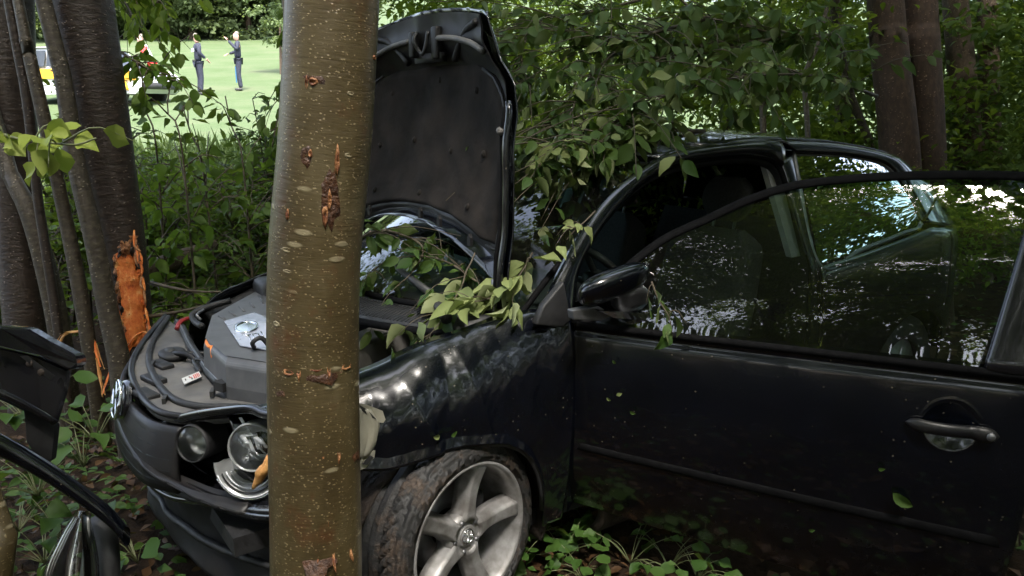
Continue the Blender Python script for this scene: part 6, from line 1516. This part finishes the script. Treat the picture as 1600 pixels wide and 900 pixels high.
# emergency car: white estate with yellow bands, nose to the right
eu = thing('emergency_car', gnd_at(148, 140, 22.0) - (0, 0, .04), 'white emergency car with yellow bands parked on the meadow', 'car'); eb = np.array(eu.location)
ex_ = RIGHT_H * .97 + FWD_H * -.22; ex_ /= np.linalg.norm(ex_); ey_ = np.array([-ex_[1], ex_[0], 0]); 
if ey_ @ FWD_H > 0: ey_ = -ey_                                    # y towards the camera
ez_ = np.array([0, 0, 1.0]); EP = lambda x, y, z: eb + ex_ * x + ey_ * y + ez_ * z
white_p = simple('white_car_paint', (0.72, 0.73, 0.75), (0.78, 0.79, 0.8), .25, 6, coat=.6)
yellow_p = simple('yellow_reflective_band', (0.75, 0.36, 0.02), (0.80, 0.42, 0.03), .4, 6)
prof_e = [(-2.15, .35), (-2.2, .75), (-2.1, 1.0), (-1.85, 1.42), (-1.5, 1.5), (.2, 1.5), (.55, 1.42), (1.15, .98), (1.95, .86), (2.15, .70), (2.18, .40), (2.0, .28), (-2.0, .28)]
def esec(y, ins): return [EP(x * (1 - ins * .03), y - (ins * .10 * max(0, z - .95) / .5) * np.sign(y), z) for x, z in prof_e]
V = []; F = []; rows = [esec(-.84, 1), esec(-.88, .3), esec(.88, .3), esec(.84, 1)]
n = len(prof_e)
for r0_ in rows: V += r0_
for j in range(3): F += [(j * n + i, j * n + (i + 1) % n, (j + 1) * n + (i + 1) % n, (j + 1) * n + i) for i in range(n)]
F += [tuple(range(n)), tuple(range(4 * n - 1, 3 * n - 1, -1))]
bd = bevel(mesh('body', V, F, white_p, eu, smooth=False), .04, 2)
dkglass = simple('dark_car_glass', (0.02, 0.025, 0.03), (0.04, 0.045, 0.05), .08, 5)
for x0, x1, t0, t1 in ((-1.75, -.75, -1.62, -.72), (-.68, .25, -.66, .12), (.32, .95, .22, .40)):
    mesh('window', *prism([EP(x0, .89, 1.0), EP(x1, .89, 1.0), EP(t1, .80, 1.42), EP(t0, .80, 1.42)], ey_ * .012), dkglass, eu, smooth=False)
mesh('windscreen', *prism([EP(1.14, -.72, 1.0), EP(1.14, .72, 1.0), EP(.58, .64, 1.43), EP(.58, -.64, 1.43)], ex_ * .03 + ez_ * .02), dkglass, eu, smooth=False)
mesh('side_band', *prism([EP(-2.1, .895, .72), EP(2.05, .895, .62), EP(2.1, .895, .80), EP(1.1, .895, .95), EP(-2.1, .895, .93)], ey_ * .006), yellow_p, eu, smooth=False)
mesh('rear_stripe', *prism([EP(-2.1, .905, .95), EP(-1.0, .905, .99), EP(-1.2, .905, 1.06), EP(-2.05, .905, 1.05)], ey_ * .004), red_m, eu, smooth=False)
mesh('front_wing_band', *tube([EP(1.35 + .40 * math.cos(a), .90, .34 + .40 * math.sin(a)) for a in np.linspace(.05, 3.1, 20)], .05, 8), yellow_p, eu)
for x in (-1.3, 1.35):
    for y in (-.80, .80):
        w_ = mesh('wheel', *lathe([(0, .10), (.2, .10), (.21, .11), (.32, .09), (.32, -.09), (0, -.09)], EP(x, y, .32), ey_, 32), tyre_m, eu)
        mesh('rim', *lathe([(0, .115), (.08, .12), (.19, .112)], EP(x, y, .32), ey_ * (1 if y > 0 else -1), 24), steel, w_)
mesh('bumper', *box(EP(2.14, 0, .48), (.12, 1.6, .18), np.array([ex_, ey_, ez_])), inkblack, eu)
mesh('headlight', *prism([EP(1.9, .86, .66), EP(2.14, .74, .62), EP(2.12, .74, .76), EP(1.85, .86, .84)], ey_ * .02), glass_lens, eu, smooth=False)
mesh('door_handle', *tube([EP(-.55, .91, .90), EP(-.40, .91, .90)], .015, 6), inkblack, eu)
bevel(mesh('light_bar', *box(EP(-.2, 0, 1.56), (.28, 1.1, .10), np.array([ex_, ey_, ez_])), bluep, eu), .03)
